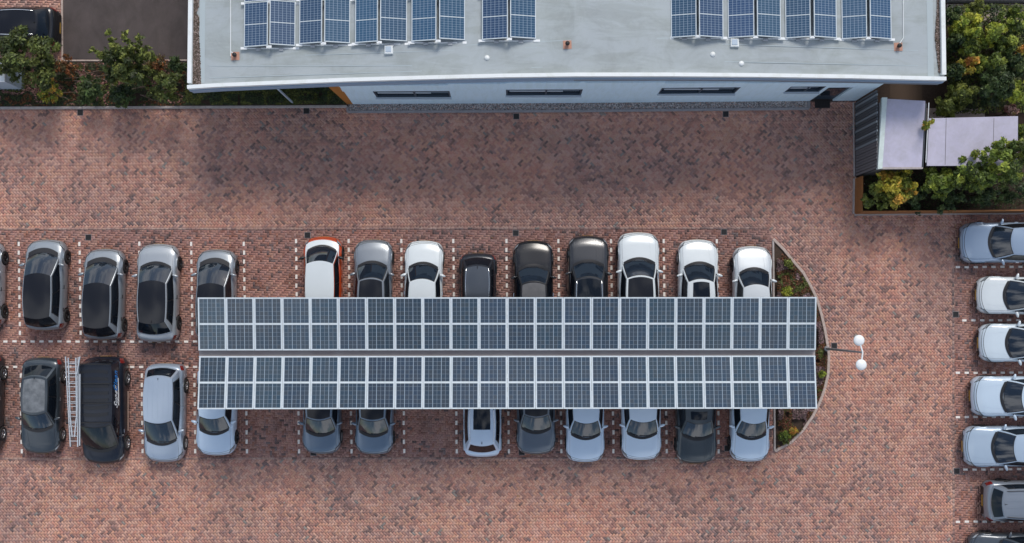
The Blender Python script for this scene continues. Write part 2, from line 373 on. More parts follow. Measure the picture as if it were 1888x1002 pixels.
def bricks_mesh(name, X, Y, A, ztop, cols):
    n = len(X); zt = ztop+(rng.random(n)-0.5)*0.0016
    l, w_ = (BL-GAP)/2, (BW-GAP)/2; bv = 0.001; A = A+rng.normal(size=n)*.012; X = X+rng.normal(size=n)*.0015; Y = Y+rng.normal(size=n)*.0015
    ca, sa = np.cos(A), np.sin(A); V = np.empty((n, 8, 3), np.float32)
    for i, (sx, sy, top) in enumerate([(-1, -1, 0), (1, -1, 0), (1, 1, 0), (-1, 1, 0), (-1, -1, 1), (1, -1, 1), (1, 1, 1), (-1, 1, 1)]):
        lx = sx*(l-(bv if top else 0)); ly = sy*(w_-(bv if top else 0))
        V[:, i, 0] = X+lx*ca-ly*sa; V[:, i, 1] = Y+lx*sa+ly*ca; V[:, i, 2] = zt if top else zt-0.012
    q = np.array([[4, 5, 6, 7], [0, 1, 5, 4], [1, 2, 6, 5], [2, 3, 7, 6], [3, 0, 4, 7]], np.int32)
    Q = (q[None]+8*np.arange(n)[:, None, None]).reshape(-1, 4)
    me = np_mesh(name, V.reshape(-1, 3), Q, M['brick'], np.repeat(cols, 5, axis=0)); return link(name, me)
x, y, a = herring(-math.pi/4+R(0.4))
ok = (x > X0) & (x < X1) & (y > Y0) & (y < Y1) & ~inpoly(x, y, park) & ~inpoly(x, y, park_r) & ~inpoly(x, y, island) & ~inpoly(x, y, north)
x, y, a = x[ok], y[ok], a[ok]
tag(bricks_mesh('paving_bricks', x, y, a, 0.0, brick_cols(x, y, False)), 'salmon and grey clay bricks laid in diagonal herringbone across the driving lanes', 'brick paving', kind='stuff')
x, y, a = herring(R(-0.5))
ok = (x > X0) & (x < X1) & (y > Y0) & (y < Y1) & (inpoly(x, y, park) | inpoly(x, y, park_r)) & ~inpoly(x, y, island)
x, y, a = x[ok], y[ok], a[ok]
tag(bricks_mesh('paving_bricks', x, y, a, -0.004, brick_cols(x, y, True)), 'redder clay bricks laid square to the rows inside the parking bays', 'brick paving', kind='stuff')
x, y, a = herring(R(0.0))
ok = inpoly(x, y, topleft) & (x > X0) & (y < Y1)
x, y, a = x[ok], y[ok], a[ok]; cc = brick_cols(x, y, False)
tag(bricks_mesh('paving_bricks', x, y, a, 0.0, cc), 'pinkish brick paving around the black car behind the garden', 'brick paving', kind='stuff')
# border courses between the lanes and the bays
def course(pts, z=0.004, greyish=0.25, rows=1):
    X = []; Y = []; A = []
    for (p0, p1) in zip(pts[:-1], pts[1:]):
        p0, p1 = Vector(p0), Vector(p1); d = p1-p0; L = d.length; d.normalize(); nn = Vector((-d.y, d.x)); k = int(L/BL)
        for r in range(rows):
            for i in range(k):
                q = p0+d*((i+0.5+(0.5 if r % 2 else 0))*BL)+nn*(r*BW)
                X.append(q.x); Y.append(q.y); A.append(math.atan2(d.y, d.x))
    X, Y, A = map(np.array, (X, Y, A)); c = brick_cols(X, Y, False)
    t = c.mean(1, keepdims=True); c = c*(1-greyish)+t*greyish; c *= .86
    return X, Y, A, c
cs = [course([G(-150, 423), G(1416, 421)]), course([G(-150, 846), G(1420, 845)]), course([G(1757.5, 480), G(1758.5, 1060)])]
X = np.concatenate([c[0] for c in cs]); Y = np.concatenate([c[1] for c in cs]); A = np.concatenate([c[2] for c in cs]); cc = np.concatenate([c[3] for c in cs])
tag(bricks_mesh('border_bricks', X, Y, A, 0.004, cc), 'straight brick courses edging the parking bays', 'brick border', kind='stuff')

# white marking bricks, one line of them per bay edge
wb = MB(); wb.box((0, 0, 0), (0.2, 0.1, 0.014), M['whitebrick'], bev=0.003); wbm = wb.mesh('marking_brick')
def bay_line(p0, p1, n, label):
    a, b = P(*p0), P(*p1); root = empty('bay_line', a); structure(root, label)
    ang = math.atan2(b.y-a.y, b.x-a.x)
    for i in range(n):
        q = (b-a)*(i/(n-1)) if n > 1 else Vector((0, 0, 0))
        link('marking_brick', wbm, root, (q.x+random.uniform(-.008, .008), q.y+random.uniform(-.008, .008), 0.005), (0, 0, ang+random.uniform(-.02, .02)))
step = 16.4
cols_u = [35, 147, 257, 353, 450, 546, 643, 740, 836, 934, 1030, 1127, 1224, 1322]
for i, cx in enumerate(cols_u):
    top, n = (450, 11) if i < 5 else (445, 11)
    bay_line((cx-0.3, top), (cx+1.8, top+step*(n-1)), n, 'broken white brick line between parking bays, north row')
cols_l = [40, 263, 360, 455, 551, 648, 745, 842, 938, 1035, 1131, 1229, 1325]
for cx in cols_l:
    bay_line((cx-1.6, 693), (cx+0.2, 693+step*8+8), 9, 'broken white brick line between parking bays, south row')
bay_line((10, 630), (360, 630), 22, 'broken white brick line closing the north bays')
bay_line((-5, 677), (360, 677), 23, 'broken white brick line closing the south bays')
for yy, x0 in ((493, 1766), (591, 1778), (688, 1766), (769.5, 1766), (866, 1780), (962.5, 1766)):
    bay_line((x0, yy), (x0+16.5*9, yy-1), 10, 'broken white brick line between the east bays')

# island kerb and bed
def ribbon(mbx, pts, wd, z0, z1, mt):
    """kerb made of separate stones along a line"""
    for p0, p1 in zip(pts[:-1], pts[1:]):
        p0, p1 = Vector(p0), Vector(p1); d = p1-p0; k = max(1, round(d.length/1.0)); ang = math.atan2(d.y, d.x)
        for i in range(k):
            c = p0+d*((i+.5)/k); mbx.append(((c.x, c.y, (z0+z1)/2), d.length/k-0.008, ang))
def kerb(name, pts, wd, h, mt, label):
    root = empty(name, (pts[0][0], pts[0][1], 0)); structure(root, label); L = []; ribbon(L, pts, wd, -0.03, h, mt)
    for c, l, ang in L:
        b = MB(); b.box((0, 0, 0), (l, wd, h+0.03), mt, bev=0.012)
        b.build('kerb_stone', root, (c[0]-pts[0][0], c[1]-pts[0][1], c[2]), (0, 0, ang))
def subdiv(pts, n):
    o = []
    for a, b in zip(pts[:-1], pts[1:]):
        for i in range(n): o.append((a[0]+(b[0]-a[0])*i/n, a[1]+(b[1]-a[1])*i/n))
    return o+[pts[-1]]
kerb('island_kerb', island, 0.13, 0.10, M['kerb_warm'], 'pale curved kerb round the planted island')
kerb('island_kerb', [G(1425, 443), G(1427, 640), G(1428, 832)], 0.09, 0.08, M['kerb'], 'straight grey kerb on the bay side of the island')
mb = MB(); mb.add([(p[0], p[1], 0.02) for p in reversed(island)], [tuple(range(len(island)))], M['soil']); structure(mb.build('island_soil'), 'dark soil of the planted island')
kerb('yard_kerb', [G(-150, 200.5), G(343, 198.5), G(640, 197)], 0.12, 0.10, M['kerb'], 'grey kerb between the garden bed and the yard')
kerb('yard_kerb', [G(641, 197), G(641, 207)], 0.10, 0.10, M['kerb_dark'], 'short return of the kerb at the gravel strip')
kerb('yard_kerb', [G(641, 207), G(1060, 205.5), G(1491, 201), G(1491, 187)], 0.12, 0.09, M['kerb_dark'], 'dark kerb along the gravel strip')
mb = MB(); mb.add([(*G(-150, 201), 0.03), (*G(645, 197), 0.03), (*G(645, 150), 0.03), (*G(360, 112), 0.03), (*G(-150, 112), 0.03)], [(0, 1, 2, 3, 4)], M['soil']); structure(mb.build('garden_soil'), 'dark planting bed beside the building')
mb = MB(); mb.prism([G(118, 110), G(360, 110), G(360, -90), G(118, -90)], -0.02, 0.06, M['asphalt']); structure(mb.build('asphalt_pad'), 'dark brown asphalt pad behind the garden')
kerb('pad_kerb', [G(116, 112), G(115, -40)], 0.08, 0.08, M['kerb_warm'], 'thin kerb at the edge of the asphalt pad')
kerb('pad_kerb', [G(-20, 113), G(345, 112)], 0.08, 0.07, M['kerb_warm'], 'thin kerb between asphalt pad and garden')
mb = MB(); mb.add([(*G(1490, 188), 0.0), (*G(1577, 188), 0.0), (*G(1577, 150), 0.0), (*G(1490, 150), 0.0)], [(0, 1, 2, 3)], M['asphalt']); structure(mb.build('door_threshold'), 'dark strip of paving at the side door')
mb = MB(); mb.add([(*G(1578, 391), 0.01), (*G(2050, 388), 0.01), (*G(2050, -120), 0.01), (*G(1578, -120), 0.01)], [(0, 1, 2, 3)], M['soil']); structure(mb.build('garden_soil'), 'dark earth of the hedge garden east of the building')

# gravel strip (individual pebbles, one object)
def pebbles(name, poly, n, z, smin, smax, pal, label, parent=None):
    xs = [p[0] for p in poly]; ys = [p[1] for p in poly]
    X = rng.uniform(min(xs), max(xs), n*3); Y = rng.uniform(min(ys), max(ys), n*3); k = inpoly(X, Y, poly); X, Y = X[k][:n], Y[k][:n]; n = len(X)
    ov = np.array([[1, 0, 0], [0, 1, 0], [-1, 0, 0], [0, -1, 0], [0, 0, 1.0]]); s = rng.uniform(smin, smax, n)
    A = rng.uniform(0, 6.28, n); V = np.empty((n, 5, 3))
    for i in range(5):
        V[:, i, 0] = X+s*(ov[i, 0]*np.cos(A)-ov[i, 1]*np.sin(A)); V[:, i, 1] = Y+s*(ov[i, 0]*np.sin(A)+ov[i, 1]*np.cos(A)); V[:, i, 2] = z+(s*0.8 if i == 4 else -0.005)
    q = np.array([[0, 1, 4], [1, 2, 4], [2, 3, 4], [3, 0, 4]]); Q = (q[None]+5*np.arange(n)[:, None, None]).reshape(-1, 3)
    pal = np.array(pal); c = np.repeat(pal[rng.integers(0, len(pal), n)]*(0.7+0.6*rng.random(n))[:, None], 4, axis=0)
    o = link(name, np_mesh(name, V.reshape(-1, 3), Q, M['gravel'], c), parent)
    o['kind'] = 'stuff'
    if label: o['label'] = label
    return o
gp = [G(642, 206), G(1060, 204.5), G(1490, 200), G(1490, 186.5), G(1060, 189.5), G(642, 192.5)]
mb = MB(); mb.add([(p[0], p[1], 0.012) for p in gp], [tuple(range(len(gp)))], M['sand']); structure(mb.build('gravel_bed'), 'bed under the gravel along the wall')
tag(pebbles('gravel', gp, 9000, 0.015, 0.02, 0.045, [(.22, .21, .21), (.35, .33, .33), (.12, .115, .12), (.50, .48, .47)], 'grey and white gravel strip at the foot of the blue wall'), cat='gravel')

# drains
def drain(px, py, label, s=0.29):
    t = empty('drain_grate', P(px, py, 0), 0, label, 'drain', 'black square drains in the brick paving')
    b = MB(); b.box((0, 0, 0.004), (s, s, 0.012), M['kerb_dark']); b.build('drain_frame', t)
    b = MB()
    b.box((0, 0, 0.010), (s-.03, s-.03, 0.008), M['drain'])
    for i in range(5): b.box((0, (i-2)*0.048, 0.018), (s-.06, 0.02, 0.010), M['black'])
    b.build('drain_cover', t)
for px, py, lb in [(148, 208, 'black square drain at the garden kerb, furthest left'), (565, 205, 'black square drain just under the roof post'), (952, 215, 'black square drain on the north lane below the second wall window'),
                   (1338, 211, 'black square drain below the third wall window'), (163, 438, 'black square drain north of the two left grey hatchbacks'), (567, 434, 'black square drain touching the nose of the white and red car'),
                   (951, 430, 'black square drain in front of the black car with smooth bonnet'), (1335, 428, 'black square drain near the white car with black sunroof'), (1762, 580, 'black square drain at the east bays beside a white car, upper one'),
                   (1764, 869, 'black square drain at the east bays, lower one'), (1538, 638, 'black square drain beside the lamp post foot'), (578, 835, 'black square drain under the nose of the first blue grey car south of the canopy'),
                   (962, 834, 'black square drain at the corner of the slate grey car south of the canopy'), (1341, 827, 'black square drain beside the last white car south of the canopy')]:
    drain(px, py, lb)
t = empty('door_mat', P(1516, 192, 0), 0, 'black ribbed door mat outside the side door of the blue wall', 'mat')
b = MB(); b.box((0, 0, 0.015), (0.72, 0.40, 0.02), M['black']); b.build('mat_border', t)
b = MB()
for i in range(8): b.box((0, (i-3.5)*0.043, 0.029), (0.64, 0.024, 0.010), M['drain'])
b.build('mat_ribs', t)

# ------------------------------------------------------------------ main building
bx0 = P(650, 192.5, 0)
bld = empty('office_building', (bx0.x, bx0.y, 0), 0, 'long low building with grey flat roof, white roof edge and pale blue wall', 'building')
def part(mbx, name, parent=bld): 
    o = mbx.build(name, parent); o.matrix_parent_inverse = Matrix.Translation(-parent.location) if parent.parent is None else Matrix()
    return o
edge_px = [(345, 164, 4.6), (400, 160.5, 4.65), (520, 155.5, 4.8), (640, 150.5, 4.95), (780, 146.5, 5.15), (920, 143, 5.35), (1060, 141, 5.5), (1230, 140.8, 5.3), (1400, 142, 5.05), (1570, 144.5, 4.85), (1745, 148.5, 4.65)]
ed = [P(*e) for e in edge_px]
YN = 24.0
def zroof(x):
    return float(np.interp(x, [p.x for p in ed], [p.z for p in ed]))
# wall line on the ground (front) from 650 to 1578
wl = [P(650, 192.5, 0), P(1060, 190.5, 0), P(1578, 186, 0)]
def wall_y(x): return float(np.interp(x, [p.x for p in wl], [p.y for p in wl]))
# roof deck
mb = MB()
n = len(ed); dz = -0.22
for i in range(n-1):
    a, b_ = ed[i], ed[i+1]
    mb.add([(a.x, a.y+.05, a.z+dz), (b_.x, b_.y+.05, b_.z+dz), (b_.x, YN, b_.z+dz), (a.x, YN, a.z+dz)], [(0, 1, 2, 3)], M['roof'])
part(mb, 'roof')
# parapet cap
mb = MB(); pw = 0.16
def capseg(a, b_, wdt, zt, th, mt, off=(0, 0)):
    d = Vector((b_.x-a.x, b_.y-a.y)).normalized(); nn = Vector((-d.y, d.x))*wdt
    v = [(a.x, a.y, a.z+zt), (b_.x, b_.y, b_.z+zt), (b_.x+nn.x, b_.y+nn.y, b_.z+zt), (a.x+nn.x, a.y+nn.y, a.z+zt)]
    lo = [(q[0], q[1], q[2]-th) for q in v]
    mb.add(lo+v, [(4, 5, 6, 7), (0, 1, 5, 4), (1, 2, 6, 5), (2, 3, 7, 6), (3, 0, 4, 7), (3, 2, 1, 0)], mt)
for i in range(n-1): capseg(ed[i], ed[i+1], pw, 0, 0.24, M['parapet'])
part(mb, 'parapet_cap')
mb = MB()
lx, rx = ed[0].x, ed[-1].x
mb.box((lx+.09, (ed[0].y+.17+YN)/2, ed[0].z-.12), (.18, YN-ed[0].y-.34, .24), M['parapet'])
part(mb, 'parapet_cap')
mb = MB(); mb.box((rx-.09, (ed[-1].y+.17+YN)/2, ed[-1].z-.12), (.18, YN-ed[-1].y-.34, .24), M['parapet']); part(mb, 'parapet_cap')
# fascia: stepped bands below the cap
for (z0, z1, off, mt) in ((-.30, -.24, .03, 'fascia'), (-.52, -.30, -.03, 'fascia_pale'), (-.60, -.52, .05, 'fascia'), (-.92, -.60, 0.0, 'fascia')):
    mb = MB()
    for i in range(n-1):
        a, b_ = ed[i], ed[i+1]; m_ = M[mt]
        if mt == 'fascia' and z1 == -.60: m_ = M['fascia_pale'] if i < 6 else M['fascia']
        v = [(a.x, a.y+off, a.z+z0), (b_.x, b_.y+off, b_.z+z0), (b_.x, b_.y+off, b_.z+z1), (a.x, a.y+off, a.z+z1)]
        v += [(q[0], q[1]+.4, q[2]) for q in v]
        mb.add(v, [(0, 1, 2, 3), (4, 7, 6, 5), (3, 2, 6, 7), (0, 4, 5, 1)], m_)
    part(mb, 'fascia_band')
# side fascias of the roof box
for xx, z in ((lx+.02, ed[0].z), (rx-.02, ed[-1].z)):
    mb = MB(); mb.box((xx, (ed[0].y+YN)/2+.3, z-.6), (.06, YN-ed[0].y-.7, .7), M['fascia_pale']); part(mb, 'fascia_band')
# soffit closing the roof box below the left, overhanging part
mb = MB(); mb.box(((lx+wl[0].x)/2, (ed[0].y+.45+YN)/2, 3.72), (wl[0].x-lx-.1, YN-ed[0].y-.5, .06), M['fascia']); part(mb, 'soffit')
# walls with openings
def wallpt(px, py):
    """point on the front wall plane seen at the pixel"""
    lo, hi = 0.0, 5.5
    for _ in range(40):
        m_ = (lo+hi)/2; p = P(px, py, m_)
        if p.y > wall_y(p.x): lo = m_
        else: hi = m_
    return P(px, py, (lo+hi)/2)
wins = [((691, 835), (168.5, 180)), ((930, 1074), (165.5, 176.5)), ((1210, 1356), (162, 173.5)), ((1443, 1512), (160, 170))]
ops = []
for (xa, xb), (ya, yb) in wins:
    a = wallpt(xa+3, yb); b_ = wallpt(xb-3, yb); tp = wallpt((xa+xb)/2, ya)
    ops.append((a.x, b_.x, a.z, tp.z))
dA = wallpt(1496, 184.5); dB = wallpt(1538, 184.5); dT = wallpt(1540, 160.5)
ops.append((dA.x, dB.x, 0.0, min(dT.z, 3.0)))
xsx = sorted(set([wl[0].x, wl[-1].x, wl[1].x]+[o for op in ops for o in op[:2]]))
mb = MB()
for xa, xb in zip(xsx[:-1], xsx[1:]):
    xm = (xa+xb)/2; top = min(zroof(xa), zroof(xb))-.95; cuts = [(0, top)]
    for op in ops:
        if op[0] < xm < op[1]: cuts = [(0, op[2]), (op[3], top)]
    for z0, z1 in cuts:
        if z1-z0 < .02: continue
        ya, yb = wall_y(xa), wall_y(xb)
        v = [(xa, ya, z0), (xb, yb, z0), (xb, yb, z1), (xa, ya, z1)]; v += [(q[0], q[1]+.25, q[2]) for q in v]
        mb.add(v, [(0, 1, 2, 3), (7, 6, 5, 4), (0, 4, 5, 1), (3, 2, 6, 7), (1, 5, 6, 2), (4, 0, 3, 7)], M['wall'])
part(mb, 'wall')
mb = MB(); mb.box((wl[0].x+.1, wl[0].y+5.4, 1.85), (.2, 10, 3.7), M['wall']); part(mb, 'wall')
mb = MB(); mb.box((wl[-1].x-.1, wl[-1].y+5.4, 1.85), (.2, 10, 3.7), M['wall']); part(mb, 'wall')
for k, (xa, xb, z0, z1) in enumerate(ops[:4]):
    y = (wall_y(xa)+wall_y(xb))/2
    wroot = MB()
    for z in (z0+.04, z1-.04): wroot.box(((xa+xb)/2, y+.06, z), (xb-xa, .12, .08), M['frame_dark'])
    for xx in (xa+.04, xb-.04, (xa+xb)/2+.1): wroot.box((xx, y+.065, (z0+z1)/2), (.08, .11, z1-z0-.16), M['frame_dark'])
    wo = part(wroot, 'window')
    def sub(mbx, nm, par=wo):
        o = mbx.build(nm, par); return o
    g = MB(); g.box(((xa+xb)/2, y+.10, (z0+z1)/2), (xb-xa-.1, .02, z1-z0-.1), M['glass']); sub(g, 'pane')
    g = MB(); g.box(((xa+xb)/2, y-.02, z0-.02), (xb-xa+.06, .14, .04), M['frame_light']); sub(g, 'sill')
    g = MB(); g.box(((xa+xb)/2-.35, y+.03, z0+.62*(z1-z0)), ((xb-xa)*.70, .02, .20), M['frame_light']); sub(g, 'blind_rail')
xa, xb, z0, z1 = ops[4]; y = wall_y(xa)
g = MB(); g.box(((xa+xb)/2, y+.12, z1/2), (xb-xa, .05, z1), M['frame_dark']); do = part(g, 'door')
g = MB(); g.box((xa+.15, y+.07, 1.05), (.04, .05, .14), M['chrome']); g.build('handle', do)
g = MB(); g.box(((xa+xb)/2, y+.085, 1.7), (xb-xa-.3, .02, 1.5), M['glass']); g.build('pane', do)
# raking orange timber end panel and slim roof post
mb = MB()
q = [P(640, 192.5, 0.02), P(650.5, 192.5, 0.02), P(628, 160.5, 3.85), P(606, 161.5, 3.85)]
v = [tuple(a) for a in q]+[(a.x, a.y+.12, a.z) for a in q]
mb.add(v, [(0, 1, 2, 3), (7, 6, 5, 4), (0, 4, 5, 1), (1, 5, 6, 2), (3, 2, 6, 7), (4, 0, 3, 7)], M['wood']); part(mb, 'timber_end_panel')
mb = MB(); p0 = P(541, 191, 0.0); mb.box((p0.x, p0.y, 1.92), (.07, .07, 3.8), M['frame_light']); part(mb, 'roof_post')
# roof strips, gravel bands, lines, vents, hatches
def rbox(px0, py0, px1, py1, th, mt, nm, dz0=-.22):
    a = P(px0, py0, 4.8); b_ = P(px1, py1, 4.8); z = zroof((a.x+b_.x)/2)+dz0
    a = P(px0, py0, z); b_ = P(px1, py1, z); g = MB()
    za, zb = zroof(a.x)+dz0, zroof(b_.x)+dz0
    v = [(a.x, b_.y, za-.02), (b_.x, b_.y, zb-.02), (b_.x, a.y, zb-.02), (a.x, a.y, za-.02)]; v += [(q_[0], q_[1], q_[2]+.02+th) for q_ in v]
    g.add(v, [(4, 5, 6, 7), (0, 1, 5, 4), (1, 2, 6, 5), (2, 3, 7, 6), (3, 0, 4, 7)], mt); return part(g, nm)
rbox(369, -40, 377, 153, .008, M['roof_edge'], 'edge_strip'); rbox(1708, -40, 1722, 143, .008, M['roof_edge'], 'edge_strip')
def band(px_list, nm):
    L_ = [(P(x0, y, 4.45), P(x1, y, 4.45)) for x0, x1, y in px_list]
    poly = [(a.x, a.y) for a, b_ in L_]+[(b_.x, b_.y) for a, b_ in reversed(L_)]
    g = MB(); zz = zroof(poly[0][0])-.2
    g.add([(p[0], p[1], zz+.012) for p in poly], [tuple(range(len(poly)))], M['moss']); part(g, nm)
    o = pebbles('roof_gravel', poly, 1500, zz+.015, .02, .045, [(.10, .07, .055), (.16, .12, .10), (.30, .24, .22), (.06, .05, .035)], None, bld)
    o.matrix_parent_inverse = Matrix.Translation(-bld.location)
band([(352, 367, -40), (352, 366, 12), (352, 361, 24), (352, 367, 32), (352, 366, 60), (352, 368, 90), (352, 369, 125), (352, 370, 155)], 'mossy_band')
band([(1728, 1736, -40), (1727, 1736, 20), (1725, 1736, 50), (1724, 1736, 75), (1727, 1736, 100), (1731, 1736, 135)], 'mossy_band')
def vent(px, py):
    p = P(px, py, 4.8); z = zroof(p.x)-.22; p = P(px, py, z)
    g = MB(); g.box((p.x, p.y-.02, z+.008), (.36, .36, .02), M['salmon'], rz=.03); vo = part(g, 'roof_vent')
    g = MB(); g.lathe([(.06, 0), (.06, .14), (.095, .14), (.095, .20), (.001, .21)], (p.x, p.y, z), M['black'], n=14); g.build('vent_cap', vo)
for px, py in ((434, 103), (1046, 82), (1656, 86)): vent(px, py)
for px, py in ((717, 93), (1354, 80)):
    p = P(px, py, 5.0); z = zroof(p.x)-.22; p = P(px, py, z); g = MB()
    g.box((p.x, p.y, z+.05), (.36, .36, .12), M['parapet'], bev=.02); ho = part(g, 'roof_hatch')
    g = MB(); g.box((p.x-.01, p.y+.02, z+.12), (.24, .24, .03), M['frame_light'], bev=.008); g.build('hatch_lid', ho)
for px, py in ((898, 107), (1314, 100.5), (1367, 117.5)):
    p = P(px, py, 5.2); z = zroof(p.x)-.22; p = P(px, py, z); g = MB(); g.lathe([(.11, 0), (.11, .03), (.001, .035)], (p.x, p.y, z-.005), M['parapet'], n=16); part(g, 'roof_disc')
for (a_, b_) in (((424, 115 - 12, ), (424, -20)), ((434, 101), (425, 95))):
    pa = P(a_[0], a_[1], 4.6); pb = P(b_[0], b_[1], 4.6); g = MB(); zz = zroof(pa.x)-.19
    g.tube((pa.x, pa.y, zz), (pb.x, pb.y, zz), .02, M['parapet']); part(g, 'cable_pipe')
for seg in (((1666, 70), (1666, -20)), ((1657, 84), (1666, 70))):
    pa = P(*seg[0], 4.6); pb = P(*seg[1], 4.6); g = MB(); zz = zroof(pa.x)-.19
    g.tube((pa.x, pa.y, zz), (pb.x, pb.y, zz), .02, M['parapet']); part(g, 'cable_pipe')
# welded membrane seams
for k in range(8):
    pxs = 372+k*0
for (xa, ya, xb, yb) in ((860, 86, 1236, 73), (988, 76, 1700, 90), (380, 118, 760, 122), (380, 140, 1000, 128), (1000, 112, 1700, 118), (560, 100, 990, 92)):
    a = P(xa, ya, 4.9); b_ = P(xb, yb, 4.9); a.z = zroof(a.x)-.215; b_.z = zroof(b_.x)-.215
    mid = (a+b_)/2; mid.z = zroof(mid.x)-.212; g = MB()
    for p_, q_ in ((a, mid), (mid, b_)): 
        g.add([(p_.x, p_.y, p_.z), (q_.x, q_.y, q_.z), (q_.x, q_.y+.035, q_.z), (p_.x, p_.y+.035, p_.z)], [(0, 1, 2, 3)], M['roof_edge'])
    part(g, 'membrane_seam')

# ------------------------------------------------------------------ photovoltaic modules
def pv_meshes(wd, ln, strip, mt, fr):
    g = MB(); th = .035; x, y = wd/2-fr, ln/2-fr
    me = bpy.data.meshes.new('solar_panel')
    vs = [(-x, -y, 0), (x, -y, 0), (x, y, 0), (-x, y, 0), (-x, -y, -th), (x, -y, -th), (x, y, -th), (-x, y, -th)]
    me.from_pydata(vs, [], [(0, 1, 2, 3), (7, 6, 5, 4), (0, 4, 5, 1), (1, 5, 6, 2), (2, 6, 7, 3), (3, 7, 4, 0)])
    uvl = me.uv_layers.new(name='UVMap'); cu = [(0, 0), (1, 0), (1, 1), (0, 1)]
    for i, l in enumerate(me.loops): uvl.data[i].uv = cu[i] if i < 4 else (0.04, 0.04)
    me.materials.append(mt)
    X_, Y_ = wd/2, ln/2
    g.box((0, Y_-fr/2, -th/2+.004), (wd, fr, th+.008), M['panelframe']); g.box((0, -Y_+fr/2, -th/2+.004), (wd, fr, th+.008), M['panelframe'])
    g.box((-X_+fr/2, 0, -th/2+.004), (fr, ln-2*fr, th+.008), M['panelframe']); g.box((X_-fr/2, 0, -th/2+.004), (fr, ln-2*fr, th+.008), M['panelframe'])
    s_ = MB(); s_.box((0, 0, .003), (wd-2*fr, strip, .006), M['panelframe'])
    return me, g.mesh('panel_frame'), s_.mesh('centre_strip')
def place_pv(parent, meshes, loc, rot):
    o = link('solar_panel', meshes[0], parent, loc, rot)
    link('panel_frame', meshes[1], o); link('centre_strip', meshes[2], o); return o

# canopy over the bays
ZC, ZI = 3.75, 3.55
cA = P(365, 549.5, ZC); cB = P(1505, 547.6, ZC)
cano = empty('solar_canopy', ((cA.x+cB.x)/2, P(944, 651, 0).y, 0), 0, 'long steel carport roofed with two rows of dark solar panels', 'carport')
def row(tl, tr, bl, br, n):
    tl, tr, bl, br = P(*tl), P(*tr), P(*bl), P(*br); mid0 = (tl+bl)/2; mid1 = (tr+br)/2
    d = (mid1-mid0)/n; ln = ((tl-bl).length+(tr-br).length)/2; up = (tl-bl).normalized(); ang = math.atan2(d.y, d.x); tilt = math.asin(up.z)
    ms = pv_meshes(d.length-.012, ln, .085, M['pv'], .057)
    for i in range(n):
        p = mid0+d*(i+.5)
        place_pv(cano, ms, p-cano.location, (tilt, 0, ang))
row((365, 549.5, ZC), (1505, 547.6, ZC), (365, 646, ZI), (1505, 646, ZI), 22)
row((365.5, 657, ZI), (1505, 656.2, ZI), (365.5, 755, ZC), (1505, 753.6, ZC), 22)
def cp(mbx, nm): 
    o = mbx.build(nm, cano); o.matrix_parent_inverse = Matrix.Translation(-cano.location); return o
gl = P(366, 651, 3.4); gr = P(1504, 651, 3.4)
g = MB(); wdt = .30
g.box(((gl.x+gr.x)/2, gl.y, 3.30), (gr.x-gl.x, wdt, .02), M['gutter']); g.box(((gl.x+gr.x)/2, gl.y+.16, 3.36), (gr.x-gl.x, .02, .14), M['steel']); g.box(((gl.x+gr.x)/2, gl.y-.16, 3.36), (gr.x-gl.x, .02, .14), M['steel'])
cp(g, 'gutter')
for yy, z in ((.35, 3.42), (2.1, 3.56), (-.35, 3.42), (-2.1, 3.56)):
    g = MB(); g.box(((gl.x+gr.x)/2, gl.y+yy, z), (gr.x-gl.x-.3, .08, .14), M['steel']); cp(g, 'purlin')
for i in range(6):
    xx = gl.x+1.3+i*(gr.x-gl.x-2.6)/5
    g = MB(); g.box((xx, gl.y, 1.62), (.2, .24, 3.24), M['steel']); g.box((xx, gl.y, .02), (.4, .4, .03), M['steel']); cp(g, 'column')
    for s in (-1, 1):
        g = MB()
        v = [(xx-.06, gl.y+s*.13, 3.02), (xx+.06, gl.y+s*.13, 3.02), (xx+.06, gl.y+s*2.2, 3.37), (xx-.06, gl.y+s*2.2, 3.37)]; v += [(q_[0], q_[1], q_[2]+.12) for q_ in v]
        fs = [(0, 1, 2, 3), (7, 6, 5, 4), (0, 4, 5, 1), (1, 5, 6, 2), (2, 6, 7, 3), (3, 7, 4, 0)]
        g.add(v, [f[::-1] for f in fs] if s > 0 else fs, M['steel']); cp(g, 'rafter')
